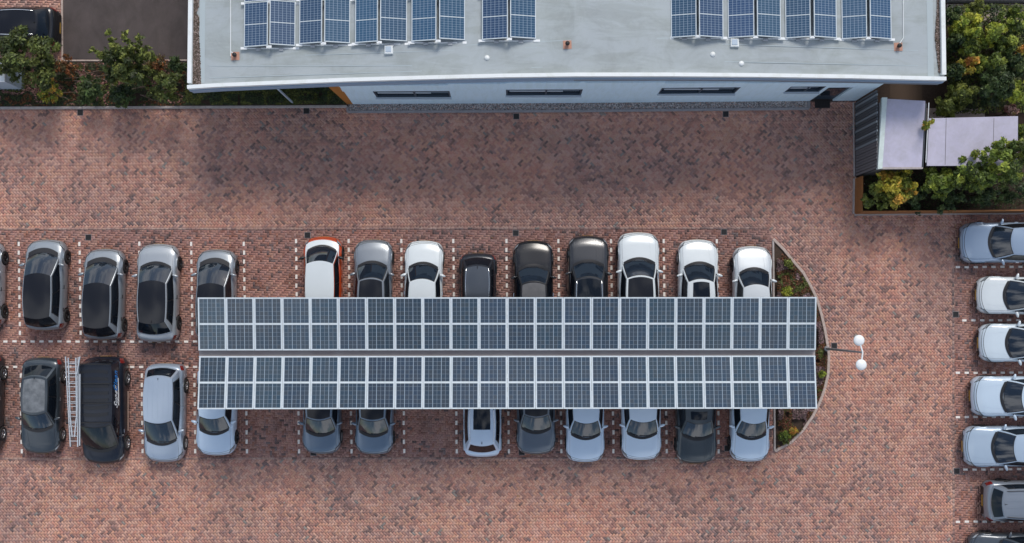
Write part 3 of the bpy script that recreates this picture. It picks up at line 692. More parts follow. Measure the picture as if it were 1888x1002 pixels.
# building roof arrays: tent shaped pairs
pairs = [(450, 494, 497, 545, 89, 82.5, 84), (552, 594, 598, 646, 83, 77, 80), (655, 697, 701, 751, 81, 75, 75), (759, 805, 810, 858, 78.5, 72, 73.5), (889, 937, 941, 989, 75, 69, 71.5),
         (1237, 1284.5, 1289, 1334, 70, 66.5, 70), (1342, 1391, 1396, 1440, 71, 66.5, 70), (1448, 1495, 1501, 1543, 71.5, 67.5, 71), (1552, 1599, 1604.5, 1644, 73, 69, 73)]
names = ['leftmost on the roof, beside the left vent pipe', 'second from the left on the roof', 'third from the left, above the left square roof hatch', 'fourth from the left, just left of the gap', 'standing alone right of the gap',
         'first of the right hand roof group', 'second of the right hand group, above the right square hatch', 'third of the right hand roof group', 'rightmost on the roof, beside the right vent pipe']
for (xa, xb, xc, xd, y0, y1, y2), nm in zip(pairs, names):
    z = zroof(P((xa+xd)/2, 60, 4.9).x)-.22
    zl, zh = z+.10, z+.38
    a = P(xa, y0, zl); b_ = P(xb, y1, zh); c_ = P(xc, y1, zh); d_ = P(xd, y2, zl)
    root = empty('roof_solar_array', ((a.x+d_.x)/2, min(a.y, d_.y), z), 0, 'tent shaped blue solar panels, '+nm, 'solar panels', 'tent shaped solar arrays on the grey roof')
    ln = 1.93; drift = 0.012 if xa < 900 else 0.0
    for (p_, q_) in ((a, b_), (c_, d_)):
        wd = math.hypot(q_.x-p_.x, q_.z-p_.z); ang = math.atan2(q_.z-p_.z, q_.x-p_.x); yaw = (q_.y-p_.y)/(q_.x-p_.x)*.35
        ms = pv_meshes(wd-.01, ln, .035, M['pvroof'], .035)
        for r_ in range(2):
            cy = (p_.y+q_.y)/2+ln/2+r_*(ln+.03)
            place_pv(root, ms, (Vector(((p_.x+q_.x)/2-drift, cy, (p_.z+q_.z)/2)))-root.location, (0, -ang, 0))
    def sbox(c__, d__, mt, nm_):
        g = MB(); g.box((0, 0, 0), d__, mt); g.build(nm_, root, c__)
    for r_ in range(2):
        yy = min(a.y, d_.y)-.03+r_*(ln+.03)
        for xx, zz, s_ in ((a.x-.02, zl, .16), ((b_.x+c_.x)/2, zh, .13), (d_.x+.02, zl, .16)): sbox((xx-root.location.x, yy+.03-root.location.y, zz-z-.05), (s_*1.7, .10, .05), M['white'], 'clamp')
        sbox(((a.x+d_.x)/2-root.location.x, yy-root.location.y+.03, .03), (d_.x-a.x+.3, .05, .04), M['white'], 'support_rail')
        sbox(((b_.x+c_.x)/2-root.location.x, yy-root.location.y+.05, (zh-z)/2), (.05, .05, zh-z-.02), M['white'], 'upright')
    for xx in ((a.x*.45+b_.x*.55), (c_.x*.6+d_.x*.4)): sbox((xx-root.location.x, min(a.y, d_.y)-.05-root.location.y, .05), (.2, .12, .05), M['steel'], 'ballast_foot')

# ------------------------------------------------------------------ sheds on the right
def rect_prism(root, nm, pts, z0, z1, mt, top=None):
    g = MB(); r0 = root.location; g.prism([(p.x-r0.x, p.y-r0.y) for p in pts], z0, z1, mt, top); return g.build(nm, root)
s0 = P(1576, 328, 0)
shed = empty('slatted_shed', (s0.x, s0.y, 0), 0, 'shed with lilac grey roof, pale roof edge and dark slatted west wall', 'shed')
hz = 3.05
wA = P(1618.5, 312, hz); wB = P(1626.5, 161, hz); rC = P(1707, 186, hz); rD = P(1700, 309, hz)
rect_prism(shed, 'roof', [P(1627, 309, hz-.05), rD, rC, P(1628, 182, hz-.05)], hz-.15, hz-.05, M['lilac'])
rect_prism(shed, 'roof_edge', [wA, P(1627, 311, hz), P(1636, 180, hz), P(1627, 180, hz)], hz-.2, hz, M['mint'])
rect_prism(shed, 'roof_edge', [wA+Vector((.22, 0, 0)), P(1702, 311.5, hz), P(1702, 308.5, hz), P(1627, 308.5, hz)], hz-.2, hz-.02, M['kerb'])
rect_prism(shed, 'wall', [P(1580, 326, 0), P(1655, 322, 0), P(1655, 212, 0), P(1581, 212, 0)], 0, hz-.16, M['board'])
# the slatted west wall: a board each
n_ = 26; pA = P(1577.5, 326, 0); pB = P(1577.5, 190, 0)
for i in range(n_):
    f = (i+.5)/n_; p = pA.lerp(pB, f); low = i < 9
    g = MB(); wdt = (pB-pA).length/n_
    g.box((0, 0, (hz-.1)/2), (.05, wdt-.035, hz-.1), M['board'] if low else (M['slatl'] if i % 3 == 0 else M['slatd']), bev=.004)
    g.build('slat', shed, (p.x-s0.x-(0.02*(i % 2)), p.y-s0.y, 0))
g = MB(); g.box((pA.x-s0.x+.06, (pA.y+pB.y)/2-s0.y, 1.4), (.04, (pB.y-pA.y), 2.8), M['black']); g.build('backing', shed)
g = MB(); g.box((pA.x-s0.x-.08, (pA.y+pB.y)/2-s0.y, .03), (.05, (pB.y-pA.y), .1), M['kerb']); g.build('plinth', shed)
g2 = P(1709, 306, 0)
sh2 = empty('garden_shed', (g2.x, g2.y, 0), 0, 'flat roofed garden shed with wide lilac roof behind the hedge', 'shed')
z2 = 2.75
rect_prism(sh2, 'roof', [P(1709, 306, z2), P(1876, 306, z2), P(1877, 214.5, z2), P(1713, 218.5, z2)], z2-.12, z2, M['lilac'])
for xx in (1742, 1830):
    a = P(xx, 304, z2); b_ = P(xx+2, 218, z2); g = MB(); g.add([(a.x-g2.x, a.y-g2.y, z2+.004), (a.x+.025-g2.x, a.y-g2.y, z2+.004), (b_.x+.025-g2.x, b_.y-g2.y, z2+.004), (b_.x-g2.x, b_.y-g2.y, z2+.004)], [(0, 1, 2, 3)], M['board']); g.build('roof_seam', sh2)
rect_prism(sh2, 'wall', [P(1672, 292, 0), P(1818, 292, 0), P(1818, 240, 0), P(1674, 240, 0)], 0, z2-.13, M['board'])
g = MB(); a = P(1704, 308, 2.9); b_ = P(1710, 190, 2.9); g.tube((a.x-g2.x, a.y-g2.y, 2.7), (b_.x-g2.x, b_.y-g2.y, 2.7), .045, M['slatd']); g.build('gutter_pipe', sh2)
g = MB(); a = P(1707, 300, 2.95); b_ = P(1712.5, 190, 2.95); g.tube((a.x-g2.x, a.y-g2.y, 2.95), (b_.x-g2.x, b_.y-g2.y, 2.95), .02, M['white']); g.build('gutter_lip', sh2)
mb = MB(); mb.add([(*G(1640, 182), .02), (*G(1700, 186), .02), (*G(1700, 150), .02), (*G(1640, 150), .02)], [(0, 1, 2, 3)], M['bark']); structure(mb.build('bare_earth'), 'brown bare earth between building and shed')
mb = MB(); mb.add([(*G(1700, 235), .03), (*G(1815, 235), .03), (*G(1815, 200), .03), (*G(1700, 200), .03)], [(0, 1, 2, 3)], M['kerb_warm']); structure(mb.build('garden_path'), 'dusty path strip behind the garden shed')
mb = MB(); mb.add([(*G(1745, 40), .03), (*G(1990, 40), .03), (*G(1990, 8), .03), (*G(1745, 8), .03)], [(0, 1, 2, 3)], M['kerb_warm']); structure(mb.build('garden_path'), 'pink paved path at the top right corner')
mb = MB(); a = G(1745, 6); b_ = G(1990, 6); mb.prism([a, b_, (b_[0], b_[1]+4), (a[0], a[1]+4)], 0, .5, M['slatl']); tag(mb.build('low_roof'), 'grey low flat roof at the top right edge of the picture', 'roof')
# rusty planter walls, one panel every two metres
fen = empty('rust_fence', tuple(P(1576, 396, 0)), 0, 'low rust brown steel fence on a grey base round the hedge', 'fence')
f0 = fen.location
def fence_run(pts, h, th):
    for p0, p1 in zip(pts[:-1], pts[1:]):
        d = p1-p0; k = max(1, round(d.length/1.9)); ang = math.atan2(d.y, d.x)
        for i in range(k):
            c = p0+d*((i+.5)/k)-f0; l = d.length/k
            g = MB(); g.box((0, 0, h/2+.12), (l-.012, th, h), M['corten'], bev=.006); g.build('fence_panel', fen, (c.x, c.y, 0), (0, 0, ang))
            g = MB(); g.box((0, -.01, .06), (l, th+.10, .14), M['kerb']); g.build('base_stone', fen, (c.x, c.y, 0), (0, 0, ang))
fence_run([P(1576, 330, 0), P(1575, 394.5, 0), P(2010, 391, 0)], 1.0, .06)

# white cabinet at the left edge
wc = P(45, 167, 0)
cab = empty('white_cabinet', (wc.x, wc.y, 0), 0, 'white flat topped garden cabinet at the left edge under a tree', 'cabinet')
g = MB(); g.box((-.95, .42, .97), (1.9, .84, 1.94), M['frame_light'], bev=.01); g.build('cabinet_body', cab)
g = MB(); g.box((-.95, .42, 1.97), (1.98, .90, .06), M['white'], bev=.02); g.build('cabinet_top', cab)
g = MB(); g.box((-.95, -.005, .95), (.02, .02, 1.8), M['fascia']); g.build('door_gap', cab)

# ------------------------------------------------------------------ lamp post
lb = P(1521, 643, 0)
lp = empty('street_lamp', (lb.x, lb.y, 0), 0, 'pale double headed lamp post with two round white discs beside the island', 'street lamp')
lt = P(1589, 650, 5.1)-lb; h1 = P(1584, 628, 5.1)-lb; h2 = P(1588, 673, 5.1)-lb
g = MB(); g.tube((0, 0, 0), (lt.x, lt.y, 5.05), .07, M['steel'], r1=.04, n=12); g.lathe([(.12, 0), (.12, .3), (.07, .34)], (0, 0, 0), M['steel'], n=12); g.build('pole', lp)
g = MB(); g.tube((h1.x, h1.y, 5.08), (lt.x+.03, lt.y, 5.12), .035, M['white']); g.tube((lt.x+.03, lt.y, 5.12), (h2.x, h2.y, 5.08), .035, M['white']); g.build('arm', lp)
for hh in (h1, h2):
    g = MB(); g.lathe([(.001, 5.20), (.08, 5.195), (.17, 5.17), (.225, 5.12), (.235, 5.08), (.20, 5.03), (.001, 5.02)], (hh.x, hh.y, 0), M['white'], n=28); g.build('lamp_head', lp)

# ------------------------------------------------------------------ plants
PAL = {
 'garden': [(.030, .040, .010), (.045, .058, .014), (.020, .028, .008), (.065, .075, .016)],
 'olive': [(.050, .062, .012), (.075, .090, .018), (.034, .045, .010), (.10, .11, .022)],
 'dark': [(.018, .030, .010), (.030, .048, .014), (.012, .022, .008), (.045, .062, .018)],
 'yellow': [(.17, .19, .022), (.12, .15, .02), (.22, .22, .03), (.08, .11, .02)],
 'green': [(.068, .092, .014), (.045, .065, .012), (.115, .135, .02), (.03, .045, .01)],
 'orange': [(.30, .12, .02), (.22, .09, .02), (.16, .15, .02), (.34, .18, .03)],
 'red': [(.13, .045, .015), (.07, .03, .012), (.05, .04, .012), (.15, .06, .02), (.04, .03, .012)],
 'pink': [(.28, .14, .12), (.20, .09, .08), (.10, .07, .03)],
 'maple': [(.20, .17, .02), (.14, .14, .02), (.28, .13, .02), (.08, .10, .015)],
}
def leaves(name, blobs, n, pal, size, parent, flat=.6):
    n = int(n*2.1); pal = [tuple(min(.5, q*2.25) for q in p) for p in pal]
    """blobs: list of (x,y,z,rx,ry,rz); leaf quads on and in lumpy clumps"""
    vol = np.array([b[3]*b[4] for b in blobs]); cnt = (vol/vol.sum()*n).astype(int)+1; VV = []; CC = []
    pal = np.array(pal)
    for b, k in zip(blobs, cnt):
        nc = max(7, int(b[3]*b[4]*34)); th = rng.uniform(0, 6.283, nc); rr = np.sqrt(rng.random(nc))*.88; zz = rng.uniform(-.35, 1, nc)
        sc = np.sqrt(np.clip(1-zz**2*.75, .1, 1))
        cx = b[0]+b[3]*rr*np.cos(th)*sc; cy = b[1]+b[4]*rr*np.sin(th)*sc; cz = b[2]+b[5]*zz*.8
        cr = rng.uniform(.11, .36, nc)*(b[3]*b[4])**.3; ccol = pal[rng.integers(0, len(pal), nc)]*rng.uniform(.65, 1.35, nc)[:, None]
        i = rng.integers(0, nc, k); d = rng.normal(size=(k, 3)); d /= np.linalg.norm(d, axis=1, keepdims=True)
        rad = cr[i]*(rng.random(k)**.75)*rng.uniform(.8, 1.35, k); p = np.stack([cx[i], cy[i], cz[i]], 1)+d*rad[:, None]*np.array([1, 1, flat])
        s = size*rng.uniform(.5, 1.35, k); nrm = d*.8+np.array([0, 0, .75])+rng.normal(size=(k, 3))*.75; nrm /= np.linalg.norm(nrm, axis=1, keepdims=True)
        t = np.cross(nrm, rng.normal(size=(k, 3))); t /= np.linalg.norm(t, axis=1, keepdims=True); u = np.cross(nrm, t)
        V = np.stack([p-t*s[:, None], p-u*s[:, None]*.42+nrm*s[:, None]*.12, p+t*s[:, None], p+u*s[:, None]*.42+nrm*s[:, None]*.12], 1)
        VV.append(V.reshape(-1, 3)); c = ccol[i]*rng.uniform(.55, 1.5, k)[:, None]
        mixc = rng.random(k) < .12; c[mixc] = pal[rng.integers(0, len(pal), mixc.sum())]*1.25
        CC.append(c)
    V = np.concatenate(VV); Cc = np.concatenate(CC); V[:, 2] = np.maximum(V[:, 2], .02)
    V[:, :2] *= 1.0
    return link(name, np_mesh(name, V, np.arange(len(V)).reshape(-1, 4), M['leaf'], Cc), parent)
def plant(kind, px, py, zc, rpx, pal, label, cat, n=2600, size=.085, group=None, seed=0, aspect=1.0, hgt=None, nb=5):
    c = P(px, py, zc); r = rpx/41.0; root = empty(kind, (c.x, c.y, 0), 0, label, cat, group); rr = random.Random(seed+int(px*7+py))
    hgt = hgt or zc*.75; blobs = [(0, 0, zc, r*.62*aspect, r*.62, hgt*.5)]
    for i in range(nb):
        a = 6.283*i/nb+rr.uniform(-.5, .5); q = rr.uniform(.42, .68)
        blobs.append((r*q*math.cos(a)*aspect, r*q*math.sin(a), zc*rr.uniform(.72, 1.0), r*rr.uniform(.26, .46)*aspect, r*rr.uniform(.26, .46), hgt*.4))
    leaves('foliage', blobs, n, PAL[pal], size, root)
    g = MB(); g.tube((0, 0, 0), (0, 0, zc*.8), .03+.02*r, M['bark'], r1=.02)
    for b_ in blobs[1:]: g.tube((0, 0, zc*.35), (b_[0], b_[1], b_[2]), .022, M['bark'], r1=.006, n=5)
    g.build('trunk', root); return root
# left garden
plant('tree', 48, 104, 2.6, 66, 'garden', 'broad olive green tree overhanging the black car and the white cabinet', 'tree', n=4200, size=.10, nb=9)
t1 = plant('tree', 228, 118, 2.5, 56, 'garden', 'loose green tree whose shoots reach over the asphalt pad', 'tree', n=3200, size=.10, nb=7)
for k, (px, py) in enumerate([(198, 62), (232, 65), (258, 72), (270, 92), (172, 96), (210, 84), (246, 84)]):
    tp = P(px, py, 3.3)-Vector((t1.location.x, t1.location.y, 0)); g = MB(); g.tube((0, 0, 1.5), tuple(tp), .02, M['bark'], r1=.006, n=5); g.build('branch', t1)
    leaves('shoot_leaves', [(tp.x*f, tp.y*f, 1.5+(tp.z-1.5)*f, .20, .20, .16) for f in (.6, .8, 1.0)], 130, PAL['olive'], .085, t1)
plant('tree', 304, 158, 2.0, 38, 'garden', 'rounded dark olive shrub tree at the building corner', 'tree', n=2400, size=.09)
plant('shrub', 165, 165, 1.2, 36, 'dark', 'dark green shrub in the middle of the garden bed', 'shrub', n=1800, size=.08)
plant('shrub', 225, 175, 1.0, 32, 'dark', 'dark low shrub between the two garden trees', 'shrub', n=1500, size=.08)
plant('shrub', 118, 122, .9, 26, 'red', 'small rust red shrub beside the brick parking place', 'shrub', n=420, size=.07)
plant('shrub', 288, 116, .9, 24, 'red', 'small rust red shrub at the edge of the asphalt pad', 'shrub', n=380, size=.07)
plant('shrub', 325, 118, 1.0, 20, 'dark', 'dark shrub tucked against the left end of the roof', 'shrub', n=800, size=.07)
plant('shrub', 92, 168, .8, 30, 'maple', 'straggly yellowish shrub right of the white cabinet', 'shrub', n=750, size=.07)
plant('shrub', 262, 140, 1.1, 26, 'garden', 'olive shrub under the loose green tree', 'shrub', n=1000, size=.08)
g = MB(); 
for k in range(34):
    a = P(random.uniform(95, 330), random.uniform(120, 185), .12+random.random()*.3); an = random.uniform(-.6, .2); l = random.uniform(.3, .9)
    g.tube(a, a+Vector((l*math.cos(an), l*math.sin(an), random.uniform(-.05, .25))), .014, M['stick'], r1=.006, n=4)
tag(g.build('cut_branches'), 'pale bare twigs lying in the garden bed', 'twigs', kind='stuff')
def cover(name, poly, n, pals, size, z0, z1, label):
    xs = [p[0] for p in poly]; ys = [p[1] for p in poly]; X = rng.uniform(min(xs), max(xs), n*3); Y = rng.uniform(min(ys), max(ys), n*3); k = inpoly(X, Y, poly); X, Y = X[k][:n], Y[k][:n]; n = len(X)
    sel = vnoise(X, Y, .5, 21); den = vnoise(X, Y, .35, 22); hh = z0+(z1-z0)*(vnoise(X, Y, .4, 23)*.7+rng.random(n)*.5)
    P0 = np.stack([X, Y, hh], 1); k = len(pals); idx = np.clip((sel*k*1.3-.15*k).astype(int), 0, k-1); c = np.empty((n, 3))
    for j in range(k):
        m_ = idx == j; pj = np.array(PAL[pals[j]]); c[m_] = pj[rng.integers(0, len(pj), m_.sum())]
    c *= (.6+.7*rng.random(n))[:, None]
    nr = np.array([0, 0, 1.0])+rng.normal(size=(n, 3))*.5; nr /= np.linalg.norm(nr, axis=1, keepdims=True); t = np.cross(nr, rng.normal(size=(n, 3))); t /= np.linalg.norm(t, axis=1, keepdims=True); u = np.cross(nr, t)
    s = (size*rng.uniform(.5, 1.3, n))[:, None]; keep = den > .14
    V = np.stack([P0-t*s, P0-u*s*.45, P0+t*s, P0+u*s*.45], 1)[keep]; c = c[keep]*1.6; print(label, n, len(c))
    return tag(link(name, np_mesh(name, V.reshape(-1, 3), np.arange(len(V)*4).reshape(-1, 4), M['leaf'], c)), label, 'ground cover', kind='stuff')
cover('ground_cover', [G(345, 196), G(640, 194), G(600, 150), G(345, 150)], 12000, ['dark', 'olive', 'dark'], .05, .1, .4, 'low dark ivy under the overhanging roof end')
cover('ground_cover', [G(-60, 197), G(345, 196), G(345, 118), G(-60, 118)], 16000, ['dark', 'red', 'dark', 'pink', 'olive'], .05, .05, .3, 'mixed low dark and rusty plants in the garden bed')
PAL['bloom'] = [(.17, .10, .105), (.12, .075, .08), (.22, .15, .14), (.07, .055, .04)]
PAL['autumn'] = [(.12, .045, .02), (.09, .035, .02), (.05, .05, .012)]
isl_in = [G(1431, 462)]+[G(x-6, y) for x, y in island_arc[2:-1]]+[G(1433, 824)]
cover('ground_cover', isl_in, 26000, ['autumn', 'olive', 'autumn', 'autumn', 'bloom', 'bloom'], .055, .06, .32, 'low green, yellow and brown plants filling the curved island')
for px, py, r_, pal, lb in ((1452, 538, 12, 'yellow', 'small yellow green clump on the island just above the canopy'), (1455, 487, 12, 'olive', 'olive clump near the upper tip of the island'), (1448, 805, 14, 'green', 'green clump at the lower end of the island'),
                            (1515, 690, 8, 'yellow', 'small green clump on the island right of the canopy end'), (1462, 796, 9, 'orange', 'small orange clump at the lower end of the island')):
    plant('shrub', px, py, .35, r_, pal, lb, 'shrub', n=420, size=.05, hgt=.3)
# hedge garden at the right
RB = [(1757, 30, 2.2, 20, 'dark', 'dark narrow shrub against the east roof edge, top one'), (1758, 80, 2.2, 19, 'dark', 'dark narrow shrub against the east roof edge, middle one'), (1760, 130, 2.2, 19, 'dark', 'dark narrow shrub against the east roof edge, lowest one'),
      (1790, 45, 2.6, 34, 'yellow', 'bright yellow green bush near the top right path'), (1826, 58, 2.6, 30, 'yellow', 'lime coloured bush right of the brightest bush'), (1868, 40, 2.6, 28, 'green', 'fresh green bush at the top right corner'),
      (1786, 84, 2.2, 28, 'green', 'mid green bush beside the orange tinted one'), (1850, 84, 2.3, 26, 'green', 'green bush with a pink shrub at its left'), (1842, 62, 1.9, 14, 'pink', 'small pink shrub among the green bushes'),
      (1785, 122, 2.2, 20, 'orange', 'orange tinted bush left of the big dark round bush'), (1830, 118, 2.5, 30, 'green', 'leafy bush above the big dark round bush'), (1832, 155, 2.6, 42, 'dark', 'big dark round bush behind the garden shed'),
      (1778, 172, 2.0, 32, 'olive', 'olive bush at the corner of the building roof'), (1872, 120, 2.3, 24, 'dark', 'dark bush at the right edge beside orange leaves'), (1884, 92, 2.0, 10, 'orange', 'tiny orange shrub at the right edge'),
      (1872, 170, 2.4, 28, 'yellow', 'yellow green bush at the right edge behind the garden shed'), (1868, 203, 1.6, 13, 'pink', 'pinkish shrub at the shed roof corner'), (1745, 198, 1.5, 26, 'olive', 'olive low bush just behind the garden shed'),
      (1805, 20, 2.0, 26, 'olive', 'olive bush along the top right path'), (1883, 240, 2.2, 16, 'green', 'green bush right of the garden shed roof'), (1706, 232, 3.2, 9, 'maple', 'tiny plant growing from the gutter between the two lilac roofs')]
for i, (px, py, zc, r_, pal, lb) in enumerate(RB):
    plant('shrub', px, py, zc, r_, pal, lb, 'shrub', n=int(60+r_*r_*2.6), size=.085, seed=i)
for px, py, zc, r_, pal, lb in ((1652, 342, 2.0, 46, 'maple', 'yellow orange tinted tree at the left end of the hedge'), (1622, 362, 1.5, 32, 'olive', 'olive shrub in the corner of the rusty fence'), (1733, 334, 2.1, 36, 'green', 'green hedge tree between the maple tinted one and the tall ones'),
                                (1788, 326, 2.9, 40, 'green', 'green hedge tree in front of the garden shed'), (1846, 302, 3.4, 46, 'green', 'tall green hedge tree overlapping the lilac roof corner'), (1885, 285, 3.5, 38, 'olive', 'olive hedge tree at the right edge of the picture')):
    plant('hedge_tree', px, py, zc, r_, pal, lb, 'tree', n=int(r_*r_*1.6), size=.095, group='hedge trees behind the rusty fence', nb=8)
cover('ground_cover', [G(1582, 388), G(1900, 385), G(1900, 320), G(1582, 320)], 5000, ['dark', 'dark'], .05, .05, .4, 'low plants under the hedge trees, leaves coloured dark to stand for shade')  # only dark leaf colours here: the shade under the hedge is painted in
cover('ground_cover', [G(1735, 215), G(1990, 215), G(1990, 20), G(1735, 20)], 16000, ['dark', 'olive', 'green', 'dark'], .08, .3, 1.3, 'tangled green undergrowth east of the building')

# ------------------------------------------------------------------ cars
# fallen leaves blown against the kerbs and scattered over the yard
nl = 420; X = np.concatenate([rng.uniform(G(0, 0)[0], G(1888, 0)[0], 220), rng.normal(G(1545, 0)[0], .9, 110), rng.uniform(G(1580, 0)[0], G(1888, 0)[0], 90)])
Y = np.concatenate([rng.uniform(G(0, 990)[1], G(0, 215)[1], 220), rng.uniform(G(0, 420)[1], G(0, 200)[1], 110), G(0, 402)[1]-np.abs(rng.normal(0, .25, 90))])
A = rng.uniform(0, 6.28, nl); sz = rng.uniform(.02, .05, nl); V = np.zeros((nl, 4, 3))
for i, (u_, v_) in enumerate(((-1, 0), (0, -.55), (1, 0), (0, .55))):
    V[:, i, 0] = X+sz*(u_*np.cos(A)-v_*np.sin(A)); V[:, i, 1] = Y+sz*(u_*np.sin(A)+v_*np.cos(A)); V[:, i, 2] = .012+(.012 if i % 2 else 0)
lc = np.array([(.35, .22, .06), (.45, .30, .15), (.22, .10, .03), (.55, .50, .40)])[rng.integers(0, 4, nl)]
tag(link('fallen_leaves', np_mesh('fallen_leaves', V.reshape(-1, 3), np.arange(nl*4).reshape(-1, 4), M['leaf'], lc)), 'few dry leaves scattered over the brick yard', 'leaves', kind='stuff')
PAINT = {}
for px, py, zc, r_, lb in ((1688, 366, 1.2, 28, 'dark shrub added for shade at the fence below the maple tinted tree'), (1752, 364, 1.3, 32, 'dark shrub added for shade at the fence right of its smaller neighbour'), (1812, 356, 1.4, 32, 'dark shrub added for shade at the fence below the tall hedge trees'), (1868, 348, 1.4, 34, 'dark shrub added for shade at the fence near the right edge')):
    plant('shrub', px, py, zc, r_, 'dark', lb, 'shrub', n=900, size=.08)  # dark shrubs added to deepen the shade along the fence
def paint(key, col, metal=0.25, rough=0.32):
    if key not in PAINT:
        PAINT[key] = mat('paint_'+key, col, rough, metal=metal, coat=(.25 if sum(col) < .12 else .7), noise=(1.7, .8, tuple(min(1, c*1.06) for c in col)))
    return PAINT[key]
SP = {
 'hatch': dict(L=4.26, W=1.81, H=1.55, yws=.62, yrf=1.62, yrr=3.72, yrb=4.14, kr=.735, prof=[(0, .50), (.03, .60), (.10, .70), (.25, .78), (.62, .90), (1.0, .98), (2.2, .96), (3.6, 1.0), (4.0, .98), (4.18, .9), (4.26, .66)], wf=.80, wr=3.57, blk=1),
 'small': dict(L=4.05, W=1.76, H=1.50, yws=.95, yrf=1.66, yrr=3.45, yrb=3.86, kr=.70, prof=[(0, .50), (.03, .60), (.10, .68), (.30, .78), (.95, .94), (2.2, .96), (3.5, .98), (3.8, .95), (3.98, .85), (4.05, .62)], wf=.78, wr=3.36, blk=0),
 'compact': dict(L=4.35, W=1.80, H=1.47, yws=1.12, yrf=1.84, yrr=3.55, yrb=4.08, kr=.68, prof=[(0, .48), (.03, .58), (.12, .68), (.4, .80), (1.12, .95), (2.2, .95), (3.6, .98), (4.1, .93), (4.28, .84), (4.35, .6)], wf=.85, wr=3.50, blk=0),
 'sedan': dict(L=4.62, W=1.86, H=1.45, yws=1.22, yrf=1.96, yrr=3.45, yrb=4.12, kr=.66, prof=[(0, .46), (.03, .56), (.12, .66), (.4, .78), (1.22, .94), (2.4, .94), (4.1, .97), (4.45, .93), (4.56, .84), (4.62, .6)], wf=.88, wr=3.70, blk=0),
 'suv': dict(L=4.65, W=1.90, H=1.62, yws=1.25, yrf=1.98, yrr=3.95, yrb=4.42, kr=.70, prof=[(0, .52), (.03, .64), (.12, .78), (.4, .92), (1.25, 1.06), (2.4, 1.05), (4.0, 1.08), (4.4, 1.04), (4.58, .9), (4.65, .62)], wf=.90, wr=3.70, blk=0),
 'mpv': dict(L=4.6, W=1.82, H=1.66, yws=.92, yrf=1.92, yrr=4.06, yrb=4.46, kr=.74, prof=[(0, .50), (.03, .60), (.12, .72), (.4, .84), (.98, 1.0), (2.4, 1.0), (4.0, 1.04), (4.4, 1.0), (4.54, .86), (4.6, .62)], wf=.86, wr=3.56, blk=0),
 'van': dict(L=5.0, W=1.95, H=1.95, yws=.70, yrf=1.86, yrr=4.74, yrb=4.93, kr=.86, prof=[(0, .55), (.03, .66), (.14, .80), (.4, .92), (.74, 1.02), (2.4, 1.12), (4.4, 1.12), (4.8, 1.10), (4.93, 1.0), (5.0, .66)], wf=.92, wr=3.95, blk=0),
}
WHEEL = {}
def wheel_meshes(r, light):
    k = (r, light)
    if k in WHEEL: return WHEEL[k]
    g = MB(); g.lathe([(r*.62, -.09), (r*.9, -.105), (r, -.075), (r, .075), (r*.9, .105), (r*.66, .095), (r*.62, .06)], (0, 0, 0), M['rubber'], axis='x', n=28)
    t = g.mesh('wheel'); g = MB(); mt = M['riml'] if light else M['rimd']
    g.lathe([(.001, .045), (r*.62, .045)], (0, 0, 0), M['black'], axis='x', n=24)
    g.lathe([(r*.57, .05), (r*.60, .092), (r*.645, .092), (r*.66, .05)], (0, 0, 0), mt, axis='x', n=28)
    g.lathe([(.001, .088), (.04, .086), (.06, .07), (.06, .04)], (0, 0, 0), mt, axis='x', n=12)
    for i in range(5):
        a = 2*math.pi*i/5
        for da in (-.13, .13):
            c, s = math.cos(a+da), math.sin(a+da); c0, s0 = math.cos(a+da*.5), math.sin(a+da*.5); wv = .018
            v = [(.070, .05*c0-wv*s, .05*s0+wv*c), (.070, .05*c0+wv*s, .05*s0-wv*c), (.088, r*.6*c+wv*s, r*.6*s-wv*c), (.088, r*.6*c-wv*s, r*.6*s+wv*c)]
            v += [(q[0]-.03, q[1], q[2]) for q in v]; g.add(v, [(0, 1, 2, 3), (3, 2, 1, 0), (0, 4, 5, 1), (2, 6, 7, 3), (1, 5, 6, 2), (3, 7, 4, 0)], mt)
    WHEEL[k] = (t, g.mesh('rim')); return WHEEL[k]
